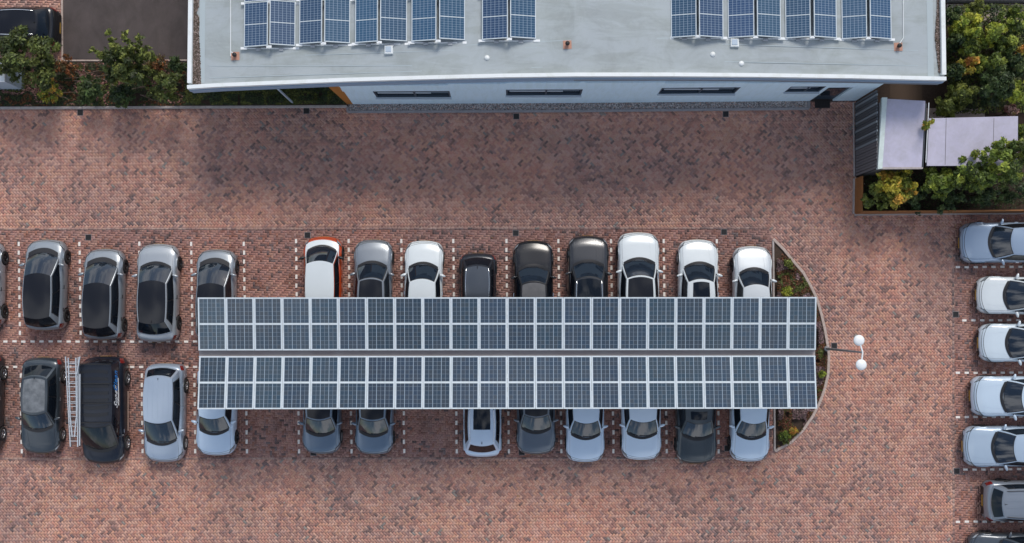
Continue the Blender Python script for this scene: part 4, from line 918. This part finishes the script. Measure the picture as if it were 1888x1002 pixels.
def make_car(kind, spec, label, cat, px, py, heading, body, roofm=None, glass=None, rims=0, rails=0, sunroof=0, two=None, bonnet=1, ribs=0, frost=None, mirrors=1, antenna=0, plate=None, yaw=0.0, group='cars parked in the brick bays', **over):
    sp = dict(SP[spec]); s0_ = sp['L']
    if 'L' in over:
        f = over['L']/s0_
        for k in ('yws', 'yrf', 'yrr', 'yrb', 'wf', 'wr'): sp[k] *= f
        sp['prof'] = [(a*f, b) for a, b in sp['prof']]
    for k, v in over.items(): sp[k] = v
    L, W, Hh = sp['L'], sp['W'], sp['H']; flow = spec == 'hatch' or sp.get('flow', 0); hw_ = W/2; rw = .325 if spec not in ('suv', 'van') else .35
    cw = sp.get('cowl', .23 if spec == 'hatch' else .13)
    c = P(px, py, 0); root = empty(kind, (c.x, c.y, 0), heading-math.pi/2+yaw+rng.normal()*.008, label, cat, group)
    pf = sp['prof']; xs = [p[0] for p in pf]; zs = [p[1] for p in pf]
    def zt(d):
        return float(sum(np.interp(d+o, xs, zs) for o in (-.05, 0, .05))/3) if .06 < d < L-.06 else float(np.interp(d, xs, zs))
    def wfac(d):
        t = min(max(d/.62, 0), 1); f = .66+.34*(1-(1-t)**2.4)**(1/2.0); t2 = min(max((L-d)/.42, 0), 1); f2 = .70+.30*(1-(1-t2)**2.6)**(1/2.2); return f*f2
    # a little waist
    def hwid(d): return hw_*wfac(d)*(1-.012*math.sin(math.pi*min(max(d/L, 0), 1)*2)**2)
    ra = rw+.055
    def low(d):
        z = .20 if .15 < d < L-.15 else .26
        for yw in (sp['wf'], sp['wr']):
            dd = abs(d-yw)
            if dd < ra: z = max(z, rw+math.sqrt(ra*ra-dd*dd)*.98)
        return z
    sec = [(0, 0), (.30, .004), (.55, .012), (.74, .026), (.86, .052), (.935, .10), (.975, .19)]
    def B(cc, d, side=1):
        """body surface, cc 0 centre line .. 1 sill"""
        z0 = zt(d); lw = low(d); w1 = hwid(d); k = cc*9
        pts = [(a, z0-b*(z0/.9)) for a, b in sec]+[(1.0, max(.60*z0, lw+.05)), (.992, max(.36, lw+.022)), (.975, lw)]
        i = min(int(k), 8); f = k-i; a, b = pts[i], pts[i+1]
        xx = w1*(a[0]+(b[0]-a[0])*f); q2 = (xx/hw_)**2
        bow = .17*q2*max(0, 1-d/.85)**1.3; bow2 = .12*q2*max(0, 1-(L-d)/.7)**1.3
        return (side*xx, L/2-d-bow+bow2, a[1]+(b[1]-a[1])*f)
    ds = set([0, .015, .04, .08, .13, .2, .28, .38, .5, L-.015, L-.04, L-.09, L-.15, L-.24, L-.36, L])
    q = .6
    while q < L-.4: ds.add(round(q, 3)); q += .16
    for yw in (sp['wf'], sp['wr']):
        for k in range(-8, 9): ds.add(yw+ra*math.sin(k/8*math.pi/2)*.9995)
        ds.add(yw-ra-.002); ds.add(yw+ra+.002)
    ds = sorted(d for d in ds if 0 <= d <= L)
    g = MB(); V = []; nc = 20
    cs_ = [-i/9 for i in range(9, 0, -1)]+[i/9 for i in range(0, 10)]
    for d in ds:
        r_ = [B(abs(c_), d, -1 if c_ < 0 else 1) for c_ in cs_]
        lf = (r_[0][0]*.80, r_[0][1], r_[0][2]+.01); rt = (r_[-1][0]*.80, r_[-1][1], r_[-1][2]+.01)
        V += [lf]+r_+[rt]
    k = len(cs_)+2; fs = []
    for j in range(len(ds)-1):
        for i in range(k-1): fs.append((j*k+i, (j+1)*k+i, (j+1)*k+i+1, j*k+i+1))
    g.add(V, fs, body, True)
    g.add([V[i] for i in range(k)], [tuple(range(k))], M['trim']); g.add([V[(len(ds)-1)*k+i] for i in range(k)], [tuple(range(k-1, -1, -1))], M['trim'])
    # greenhouse
    yws, yrf, yrr, yrb, kr = sp['yws'], sp['yrf'], sp['yrr'], sp['yrb'], sp['kr']; dm = (yrf+yrr)/2; hl = (yrr-yrf)/2
    def zr(d): return Hh-.035-.045*((d-dm)/hl)**2 if abs(d-dm) <= hl*1.3 else Hh-.11
    def yf(h): return yws+(yrf-yws)*(h*.92+.08*h*h)
    def yr_(h): return yrb+(yrr-yrb)*h
    def bf(h): return .26*(1-h)+.15*h
    def br(h): return .16*(1-h)+.12*h
    def gw(s, h): return hw_*((.915*(1-h)+kr*h)+.018*math.sin(math.pi*h))*(1-(.055+.05*(1-h))*max(0, 1-2.2*s)**1.5-.08*max(0, 2*s-1)**2)
    def zb(d): return zt(d)-.035
    def hz_(d, h): return zb(d)*(1-h)+zr(min(max(d, yrf), yrr))*h
    def FW(u, h): d = yf(h)+bf(h)*u*u; return (u*gw(0, h), L/2-d, hz_(d, h)+.035*(1-u*u)*h)
    def FR(u, h): d = yr_(h)-br(h)*u*u; return (u*gw(1, h), L/2-d, hz_(d, h)+.035*(1-u*u)*h)
    def FS(s, h, sd): 
        d = (yf(h)+bf(h))*(1-s)+(yr_(h)-br(h))*s; return (sd*gw(s, h), L/2-d, hz_(d, h))
    def FT(u, s):
        d = (yf(1)+bf(1)*u*u)*(1-s)+(yr_(1)-br(1)*u*u)*s; return (u*gw(s, 1), L/2-d, zr(min(max(d, yrf), yrr))+.035*(1-u*u))
    pm = two or body
    g.grid(FW, -1, 1, 10, 0, 1, 5, pm, 0, 0, flip=True); g.grid(FR, -1, 1, 10, 0, 1, 4, pm, 0, 0)
    g.grid(lambda s, h: FS(s, h, 1), 0, 1, 12, 0, 1, 5, body, 0, 0, flip=True); g.grid(lambda s, h: FS(s, h, -1), 0, 1, 12, 0, 1, 5, body, 0, 0)
    g.grid(FT, -1, 1, 10, 0, 1, 12, pm, 0, 0, flip=True)
    # lower dark sill and bumper strips
    g.build('body', root)
    g = MB(); g.box((0, 0, .30), (W*.80, L*.93, .28), M['underside']); g.build('underbody', root)
    gm = glass or M['carglass']
    if not flow:
        g = MB(); g.grid(FW, -.955, .955, 10, .0, .985, 6, M['trim'], .004, flip=True); g.build('windscreen_seal', root)
    g = MB(); g.grid(FW, -(.96 if flow else .90), .96 if flow else .90, 10, .04, 1.0 if flow else .95, 6, sp.get('screen', M['screen']), .008, flip=True); ws = g.build('windscreen', root)
    for sx in (-.32, .28):
        p = Vector(FW(sx, .06)); q_ = Vector(FW(sx+.48, .10)); g = MB(); g.tube(p+Vector((0, .01, .02)), q_+Vector((0, .0, .025)), .012, M['trim'], n=4); g.build('wiper', ws)
    g = MB()
    # cowl strip at the foot of the windscreen
    g.grid(lambda u, v: (lambda d: (u*gw(0, 0)*.97, L/2-d, zt(d)+.017-.02*abs(u)**3))(yws+.26*u*u-cw*(1-v)+.02), -.95, .95, 10, 0, 1, 2, M['trim'], .004, flip=True); g.build('cowl', root)
    vanlike = spec == 'van'
    g = MB(); g.grid(FR, -.86, .86, 8, .14, .90, 4, gm, .008); g.build('rear_window', root)
    for sd in (1, -1):
        fl = sd > 0
        if vanlike:
            g = MB(); g.grid(lambda s, h: FS(s, h, sd), .035, .22, 4, .12, .80, 3, gm, .008, flip=fl); g.build('side_window', root)
        else:
            g = MB(); g.grid(lambda s, h: FS(s, h*(1-.30*max(0, s-.72)/.22*0), sd), .045, .90, 12, .07, .90, 3, M['trim'], .005, flip=fl); g.build('window_surround', root)
            for a, b_ in ((.065, .46), (.485, .74), (.755, .875)):
                g = MB(); g.grid(lambda s, h: FS(s, h, sd), a, b_, 5, .10, .86 if b_ < .8 else .74, 3, gm, .010, flip=fl); g.build('side_window', root)
    # roof
    if roofm is None: roofm = pm
    rs = (.95 if flow else .88) if roofm != body else .90
    g = MB(); r0, r1 = (.0, 1.0) if roofm != body and flow else (.03, .97)
    g.grid(FT, -rs, rs, 10, r0, r1, 12, roofm, .007, flip=True)
    rf = g.build('roof', root)
    if flow:  # dark tailgate glass flows out of the roof
        g = MB(); g.grid(FR, -.95, .95, 8, .06 if spec == 'hatch' else .14, 1.0, 4, roofm if spec == 'hatch' else M['carglass'], .013); g.build('tailgate_glass', root)
    if frost:
        g = MB(); g.grid(FT, -rs*.93, rs*.93, 8, .06, .94, 8, frost, .012, flip=True); g.build('mottle_film', rf)
    if sunroof:
        a, b_ = (.06, .62) if sunroof == 1 else (.10, .36) if sunroof == 2 else (.03, .95)
        wdt = .62 if sunroof != 3 else .80
        g = MB(); g.grid(FT, -wdt, wdt, 6, a, b_, 6, M['carglass'], .014, flip=True); g.build('sunroof', rf)
    if ribs:
        for i in range(ribs):
            u = -.7+1.4*i/(ribs-1); g = MB(); g.grid(FT, u-.035, u+.035, 1, .10, .92, 6, roofm, .018, flip=True); g.build('roof_rib', rf)
    if rails:
        for sd in (-1, 1):
            g = MB(); pts = [Vector(FT(sd*.90, s))+Vector((0, 0, .045 if .05 < s < .95 else .01)) for s in (.04, .10, .3, .5, .7, .88, .95)]; g.path(pts, .018, M['chrome'] if rails == 1 else M['trim']); g.build('roof_rail', root)
    if antenna or spec in ('compact', 'small', 'suv', 'mpv'):
        p = FT(0, .93); g = MB(); v = [(-.02, p[1]-.07, p[2]), (.02, p[1]-.07, p[2]), (.012, p[1]+.07, p[2]), (-.012, p[1]+.07, p[2]), (0, p[1]-.05, p[2]+.06)]
        g.add(v, [(0, 1, 4), (1, 2, 4), (2, 3, 4), (3, 0, 4)], M['trim']); g.build('roof_antenna', root)
    # bonnet panel with shut lines
    if bonnet:
        bm = two or body; y1 = yws+.13-cw
        fb = lambda u, v: (lambda d: (lambda q_: (q_[0], q_[1], q_[2]))(B(abs(u)*.40, d, 1 if u >= 0 else -1)))(.16+.10*u*u+(y1-.16+.16*u*u)*v)
        g = MB(); g.grid(lambda u, v: fb(u*1.022, v*1.03-.018), -1, 1, 12, 0, 1, 8, M['trim'], .003, flip=True); g.build('bonnet_gap', root)
        g = MB(); g.grid(fb, -1, 1, 12, 0, 1, 8, bm, .008, flip=True); bo = g.build('bonnet', root)
        for u in (-.62, .62):
            g = MB(); g.grid(lambda a, v: fb(a*(1-.25*(1-v)), v), u-.012, u+.012, 2, .10, .96, 6, bm, .016, flip=True); g.build('bonnet_crease', bo)
        if bonnet > 1:
            for sd in (-1, 1):
                for u in (.42, .80):
                    g = MB(); g.grid(fb, sd*u-.035, sd*u+.035, 2, .05, .96, 6, bm, .026, flip=True); g.build('bonnet_crease', bo)
    if sp.get('belt'):
        for sd in (-1, 1):
            g = MB(); g.grid(lambda u, v: B(.34+.13*u, v, sd), 0, 1, 3, .30, L-.5, 14, sp['belt'], .009, flip=sd > 0); g.build('belt_panel', root)
    g = MB()
    for sd in (-1, 1): g.grid(lambda u, v: B(.44*u, .075+.012*v+.05*u*u, sd), 0, 1, 6, 0, 1, 1, M['trim'], .004, flip=sd > 0)
    g.build('bumper_gap', root)
    # grille, lights, plates
    for sd in (-1, 1):
        fl = sd > 0
        g = MB(); g.grid(lambda u, v: B(.40+.27*u, .055+.20*v+.22*u, sd), 0, 1, 5, 0, 1, 4, M['trim'], .008, flip=fl); hl_ = g.build('headlight', root)
        g = MB(); g.grid(lambda u, v: B(.43+.22*u, .085+.13*v+.20*u, sd), 0, 1, 5, 0, 1, 3, M['lamp'], .013, flip=fl); g.build('lens', hl_)
        g = MB(); g.grid(lambda u, v: B(.50+.24*u, L-.26+.22*v, sd), 0, 1, 3, 0, 1, 3, M['tail'], .010, flip=fl); g.build('tail_light', root)
    g = MB(); g.grid(lambda u, v: (u*hw_*.55, L/2-.012-.17*(u*.55)**2, .38+.12*v), -1, 1, 6, 0, 1, 2, M['trim'], .008, flip=True); g.build('grille', root)
    g = MB(); g.box((0, L/2+.004, .42), (.50, .012, .10), M['plate']); g.build('licence_plate', root)
    g = MB(); g.box((0, -L/2-.004, .50), (.52, .012, .11), M['plate'] if plate is None else plate); g.build('licence_plate', root)
    # bumper lip top surface shading line
    wt, rm = wheel_meshes(rw, rims)
    for sd in (-1, 1):
        for yw in (sp['wf'], sp['wr']):
            o = link('wheel', wt, root, (sd*(hw_-.085), L/2-yw, rw), (0, 0, 0 if sd > 0 else math.pi)); link('rim', rm, o)
        if mirrors:
            bs = Vector(FS(.07, .10, sd)); g = MB(); mm = (M['trim'] if mirrors == 2 else body)
            cx = bs.x+sd*.15; cy = bs.y-.02; cz = bs.z+.06
            g.tube(bs-Vector((sd*.03, 0, 0)), (cx, cy, cz-.03), .025, M['trim'], n=6)
            prof = []
            for i in range(5):
                f = i/4; r_ = math.sin(math.pi*(.12+.76*f))**.6
                prof.append([(cx+sd*(-.11+.25*f), cy+(.085-.035*f)*math.cos(a)*r_*1.1-.06*f, cz+.08*math.sin(a)*r_) for a in [2*math.pi*j/8 for j in range(8)]])
            vs = [p for r__ in prof for p in r__]; fs = [(i*8+j, i*8+(j+1) % 8, (i+1)*8+(j+1) % 8, (i+1)*8+j) for i in range(4) for j in range(8)]
            if sd < 0: fs = [f[::-1] for f in fs]
            g.add(vs, fs, mm, True); g.add(vs, [tuple(range(7, -1, -1)), tuple(range(32, 40))], mm); g.build('wing_mirror', root)
        for s_ in ((.46, .76) if not vanlike else (.2,)):
            p = Vector(B(.70, yws+(yrb-yws)*s_, sd)); g = MB(); g.box((p.x+sd*.012, p.y, p.z), (.03, .17, .03), M['chrome'] if rims else M['trim'], bev=.006); g.build('door_handle', root)
        # door shut lines
        for s_ in (.18, .48, .76):
            d = yws+(yrb-yws)*s_
            if min(abs(d-sp['wf']), abs(d-sp['wr'])) < ra+.05: continue
            g = MB(); g.grid(lambda u, v: B(.60+.36*u, d+.012*v, sd), 0, 1, 5, 0, 1, 1, M['trim'], .003, flip=sd > 0); g.build('door_gap', root)
    root['_'] = 1; del root['_']
    return root, sp, FT, FS, B
UP, DN, LF, RT = R(90), R(-90), R(180), 0.0
grey = paint('grey', (.25, .28, .31), .35); grey2 = paint('grey_pale', (.34, .37, .40), .35); black = paint('black', (.012, .012, .014), .1, .2)
white = paint('white', (.60, .65, .67), 0, .3); skytint_white = paint('white_sky_tint', (.50, .62, .75), .1); silver = paint('silver', (.36, .43, .52), .4)  # white cars of the south row carry reflected sky blue in their paint
slate = paint('slate', (.11, .135, .165), .4); bgrey = paint('blue_grey', (.13, .18, .24), .4); dkgreen = paint('dark_green_grey', (.045, .058, .066), .4); charcoal = paint('charcoal', (.030, .034, .040), .35)
navy = paint('navy_black', (.010, .014, .024), .2); redp = paint('red', (.46, .060, .012), .05); blackroof = mat('black_roof', (.012, .013, .017), .16, coat=.1, spec=.35)
greyroof = mat('dusty_black_roof', (.07, .072, .078), .5, noise=(3, .6, (.13, .13, .135)))
mottle_mat = mat('mottled_film', (.085, .095, .105), .55, noise=(3.2, .35, (.19, .205, .22)))  # pale mottled film laid over one car roof
def yc(front, L, dirn): return front+dirn*L/2*38.9
MK = make_car
MK('hatchback_car', 'small', 'light grey car cut by the left edge, north row', 'car', -18, 524, UP, grey2, L=4.0, rims=0)
MK('hatchback_car', 'hatch', 'grey hatchback with black roof, first whole car of the north row from the left', 'car', 95, yc(443, 4.26, 1), UP, grey, roofm=blackroof, rims=0)
MK('hatchback_car', 'hatch', 'grey black roofed hatchback between its twin and the longer blue windscreened car', 'car', 201, yc(460, 4.26, 1), UP, grey, roofm=blackroof, rims=0)
MK('hatchback_car', 'compact', 'long grey car with black roof, blue reflections and folded out mirrors, left of the canopy', 'car', 299, yc(451, 4.6, 1), UP, grey2, roofm=blackroof, L=4.6, W=1.88, yws=.95, yrf=1.75, flow=1, kr=.72, rims=0)
MK('hatchback_car', 'hatch', 'grey black roofed hatchback half under the upper left corner of the canopy', 'car', 405, yc(461, 4.26, 1), UP, grey, roofm=blackroof, rims=0)
MK('hatchback_car', 'hatch', 'white roofed car with red sides and black mirrors under the north canopy edge', 'car', 600, yc(438, 4.0, 1), UP, redp, roofm=white, two=white, mirrors=2, L=4.0, W=1.79, yws=.46, yrf=1.18, kr=.74, cowl=.08, belt=white)
MK('hatchback_car', 'compact', 'blue grey car with black roof next to the white and red one, north canopy edge', 'car', 691, yc(443, 4.35, 1), UP, paint('mid_grey', (.21, .235, .265), .4), roofm=blackroof)
MK('estate_car', 'compact', 'white car with plain white roof and white mirrors left of the small rear facing car', 'car', 783, yc(445, 4.35, 1), UP, white, rails=0, rims=1)
MK('hatchback_car', 'small', 'small dark blue black car with silver roof rails, tail to the north', 'car', 882, 468+4.05/2*38.9, DN, paint('black_blue', (.022, .026, .034), .3), roofm=paint('roof_blue', (.07, .082, .10), .4), rails=1, W=1.73)
MK('sedan_car', 'sedan', 'black car with smooth dusty bonnet under the north canopy edge', 'car', 983, yc(445, 4.62, 1), UP, black, roofm=greyroof, rims=1)
MK('sports_utility_car', 'suv', 'black car with ridged silver tinged bonnet and pale roof rails', 'car', 1082, yc(436, 4.65, 1), UP, paint('black_met', (.045, .047, .052), .6, .3), rails=1, bonnet=2, sunroof=3, H=1.58)
MK('sedan_car', 'suv', 'largest white car, with long black glass roof, north canopy edge', 'car', 1174, yc(430, 4.85, 1), UP, white, roofm=blackroof, L=4.85, W=1.93, H=1.55, kr=.69)
MK('hatchback_car', 'compact', 'white car with a rectangular black sunroof, second from the island', 'car', 1283, yc(443, 4.5, 1), UP, white, sunroof=1, L=4.5, W=1.85, rims=1)
MK('sedan_car', 'compact', 'silvery white car with plain roof beside the island, north side', 'car', 1382, yc(455, 4.35, 1), UP, paint('silver_white', (.60, .64, .66), .2), rims=0)
MK('hatchback_car', 'sedan', 'dark car cut by the left edge, south row', 'car', -23, 742, DN, charcoal, rims=1)
MK('hatchback_car', 'compact', 'dark charcoal hatchback with pale mottling on its roof, left of the black van', 'car', 88, 746, DN, paint('char2', (.040, .052, .064), .35), L=4.5, frost=mottle_mat, rims=1)
van, vsp, vFT, vFS, vB = MK('delivery_van', 'van', 'black delivery van with blue and white lettering on its side and ribbed roof', 'van', 203, 754, DN, navy, rims=1, rails=0, group='cars parked in the brick bays', bonnet=1, screen=M['carglass'])
MK('minivan_car', 'mpv', 'pale silver blue people carrier with ribbed roof and black rear window', 'car', 312, 759, DN, silver, ribs=5, rims=1)
MK('hatchback_car', 'compact', 'white car tinted by reflected sky, half under the lower left corner of the canopy', 'car', 406, 754, DN, skytint_white, L=4.25)
MK('hatchback_car', 'small', 'blue grey car with dark roof, first beyond the empty left bay, south side', 'car', 598, 755, DN, bgrey, roofm=blackroof, rims=1)
MK('hatchback_car', 'small', 'blue grey car with dark roof beside the wide empty bay, south side', 'car', 694, 756, DN, paint('blue_grey2', (.14, .195, .26), .4), roofm=blackroof)
MK('sports_utility_car', 'small', 'white car tinted by reflected sky, with black sunroof, its tail facing the south lane', 'car', 890, 755, UP, skytint_white, rails=1, sunroof=1, L=4.3, W=1.80)
MK('hatchback_car', 'compact', 'dark slate grey car right of the rear facing one, south side', 'car', 987.5, 835-4.3/2*38.9, DN, slate, roofm=blackroof, L=4.3)
MK('sedan_car', 'sedan', 'white car tinted by reflected sky, south side, between slate grey car and rounded white one', 'car', 1077, 849-4.5/2*38.9, DN, skytint_white, L=4.5, W=1.79)
MK('sedan_car', 'compact', 'white car tinted by reflected sky, rounded nose, left of the dark green grey one', 'car', 1179, 845-4.4/2*38.9, DN, paint('white_sky_tint2', (.56, .67, .78), .1), L=4.4, W=1.84)
MK('sports_utility_car', 'sedan', 'dark green grey car with creased bonnet, second from the island on the south side', 'car', 1279, 851-4.6/2*38.9, DN, dkgreen, bonnet=2, sunroof=2, W=1.87)
MK('sedan_car', 'sedan', 'white sedan tinted by reflected sky, beside the island, south side', 'car', 1377, 848-4.4/2*38.9, DN, paint('white_sky_tint3', (.53, .65, .77), .1), L=4.4, W=1.80)
MK('sedan_car', 'sedan', 'steel blue car at the top of the east row by the rusty fence', 'car', 1852, 449, LF, paint('steel_blue', (.27, .35, .46), .35), L=4.7, W=1.9, rims=1)
MK('sedan_car', 'compact', 'white car with yellow plate second from the top in the east row', 'car', 1791+86, 546, LF, white, W=1.76, L=4.4)
MK('hatchback_car', 'compact', 'white car with sloping nose third from the top in the east row', 'car', 1795+86, 631.5, LF, paint('white2', (.54, .62, .68), 0, .3), W=1.79, L=4.4)
MK('sedan_car', 'suv', 'white car with bright blue windscreen fourth from the top in the east row', 'car', 1780+90, 729, LF, paint('white3', (.46, .56, .66), 0, .3), W=1.87, L=4.6, H=1.5)
MK('sedan_car', 'sedan', 'pale silver car fifth from the top in the east row', 'car', 1767+90, 820, LF, paint('pale_silver', (.36, .45, .55), .2), W=1.88, L=4.62)
MK('estate_car', 'mpv', 'silver grey estate with ribbed roof and roof rails, tail to the yard', 'car', 1804+86, 920, RT, paint('grey_silver', (.22, .25, .29), .4), W=1.86, L=4.5, H=1.5, ribs=4, rails=2)
MK('sedan_car', 'sedan', 'dark slate car at the bottom right corner of the picture', 'car', 1776+90, 1015, LF, paint('slate2', (.07, .085, .105), .4), W=1.86)
MK('estate_car', 'suv', 'black estate with chrome roof rails on the brick at the top left corner', 'car', 32, 57, LF, black, rails=1, L=4.55, W=1.86, H=1.5, group=None, roofm=blackroof)

# van roof ribs across, side lettering, side rub strip
for i in range(7):
    s_ = .16+i*.115; g = MB(); g.grid(vFT, -.80, .80, 6, s_, s_+.05, 1, paint('van_rib', (.004, .005, .008), 0, .45), .03, flip=True); g.build('roof_rib', van)
g = MB(); L_ = vsp['L']
g.tube((-vsp['W']/2-.03, L_/2-1.5, .42), (-vsp['W']/2-.03, L_/2-3.35, .42), .028, M['stick'], n=6); g.build('side_strip', van)
def lettering(txt, size, mt, s0_, h0):
    cu = bpy.data.curves.new('lettering', 'FONT'); cu.body = txt; cu.size = size; cu.extrude = .004; cu.offset = .003; cu.space_character = 1.1
    o = bpy.data.objects.new('tmp', cu); C.objects.link(o); dg = bpy.context.evaluated_depsgraph_get(); me = bpy.data.meshes.new_from_object(o.evaluated_get(dg)); bpy.data.objects.remove(o)
    me.materials.clear(); me.materials.append(mt); wd_ = max(v.co.x for v in me.vertices)
    # wrap on the leaning van side: local x runs from nose to tail, y climbs the panel
    p = Vector(vFS(s0_, h0, -1)); q_ = Vector(vFS(s0_, h0+.25, -1)); upv = (q_-p).normalized(); fw = Vector((0, -1, 0)); nn = fw.cross(upv).normalized()
    for v in me.vertices:
        x_, y_, z_ = v.co; y_ *= 1.45; base = p+fw*x_+upv*y_+nn*(z_+.022); v.co = base
    return link('lettering', me, van), wd_
whitep = mat('lettering_white', (.80, .82, .84), .5); bluep = mat('lettering_blue', (.02, .22, .62), .5)
_, w1 = lettering('Super', .37, whitep, .37, .46)
frac = w1/(vsp['yrb']-vsp['yws'])
lettering('Clean', .37, bluep, .37+frac*1.05, .46)
g = MB(); g.grid(lambda s_, h: vFS(s_, h, -1), .44, .80, 8, .25, .268, 1, whitep, .02); g.build('lettering_underline', van)

# ladder on the van roof
lz = 2.07
pa = P(134.5, 657, lz); pb = P(139.5, 824, lz)
lad = empty('extension_ladder', (pa.x, pa.y, 0), 0, 'aluminium double ladder lying along the left side of the black van roof', 'ladder')
def LP(px, py, dz=0): q_ = P(px, py, lz+dz); return (q_.x-pa.x, q_.y-pa.y, q_.z)
def rail(p0, p1, dz, r_=.028):
    g = MB(); a = Vector(LP(*p0, dz)); b_ = Vector(LP(*p1, dz)); d = b_-a; ang = math.atan2(d.y, d.x); c_ = (a+b_)/2
    g.box((c_.x, c_.y, c_.z), (d.length, r_*1.6, .07), M['alu'], rz=ang, bev=.006); g.build('ladder_rail', lad)
rail((121, 658), (130, 824), 0); rail((144.5, 659), (143.5, 824), 0)
rail((126, 660), (129.5, 770), .09); rail((140, 660), (141.5, 770), .09); rail((147.5, 658), (142, 690), .09); rail((129.5, 770), (133.5, 806), .09); rail((141, 770), (137.5, 806), .09); rail((147.5, 690), (147, 822), .02)
for i in range(17):
    yy = 668+i*9.1; f = (yy-658)/166
    if yy > 815: break
    g = MB(); xl = 122+7*f; xr = 144.5-.5*f; g.tube(LP(xl, yy, .0), LP(xr, yy, .0), .017, M['alu'], n=6)
    if i % 2 == 0 and yy < 790: g.tube(LP(xl+4, yy+3, .09), LP(xr-3.5, yy+3, .09), .017, M['alu'], n=6)
    g.build('rung', lad)
for yy in (672, 708, 744, 780):
    g = MB(); g.tube(LP(121, yy, -.06), LP(205, yy, -.06), .022, M['black'], n=6); g.build('roof_bar', van).matrix_parent_inverse = (Matrix.Translation(van.location) @ Matrix.Rotation(van.rotation_euler.z, 4, 'Z')).inverted() @ Matrix.Translation(lad.location)
print('objects', len(bpy.data.objects))
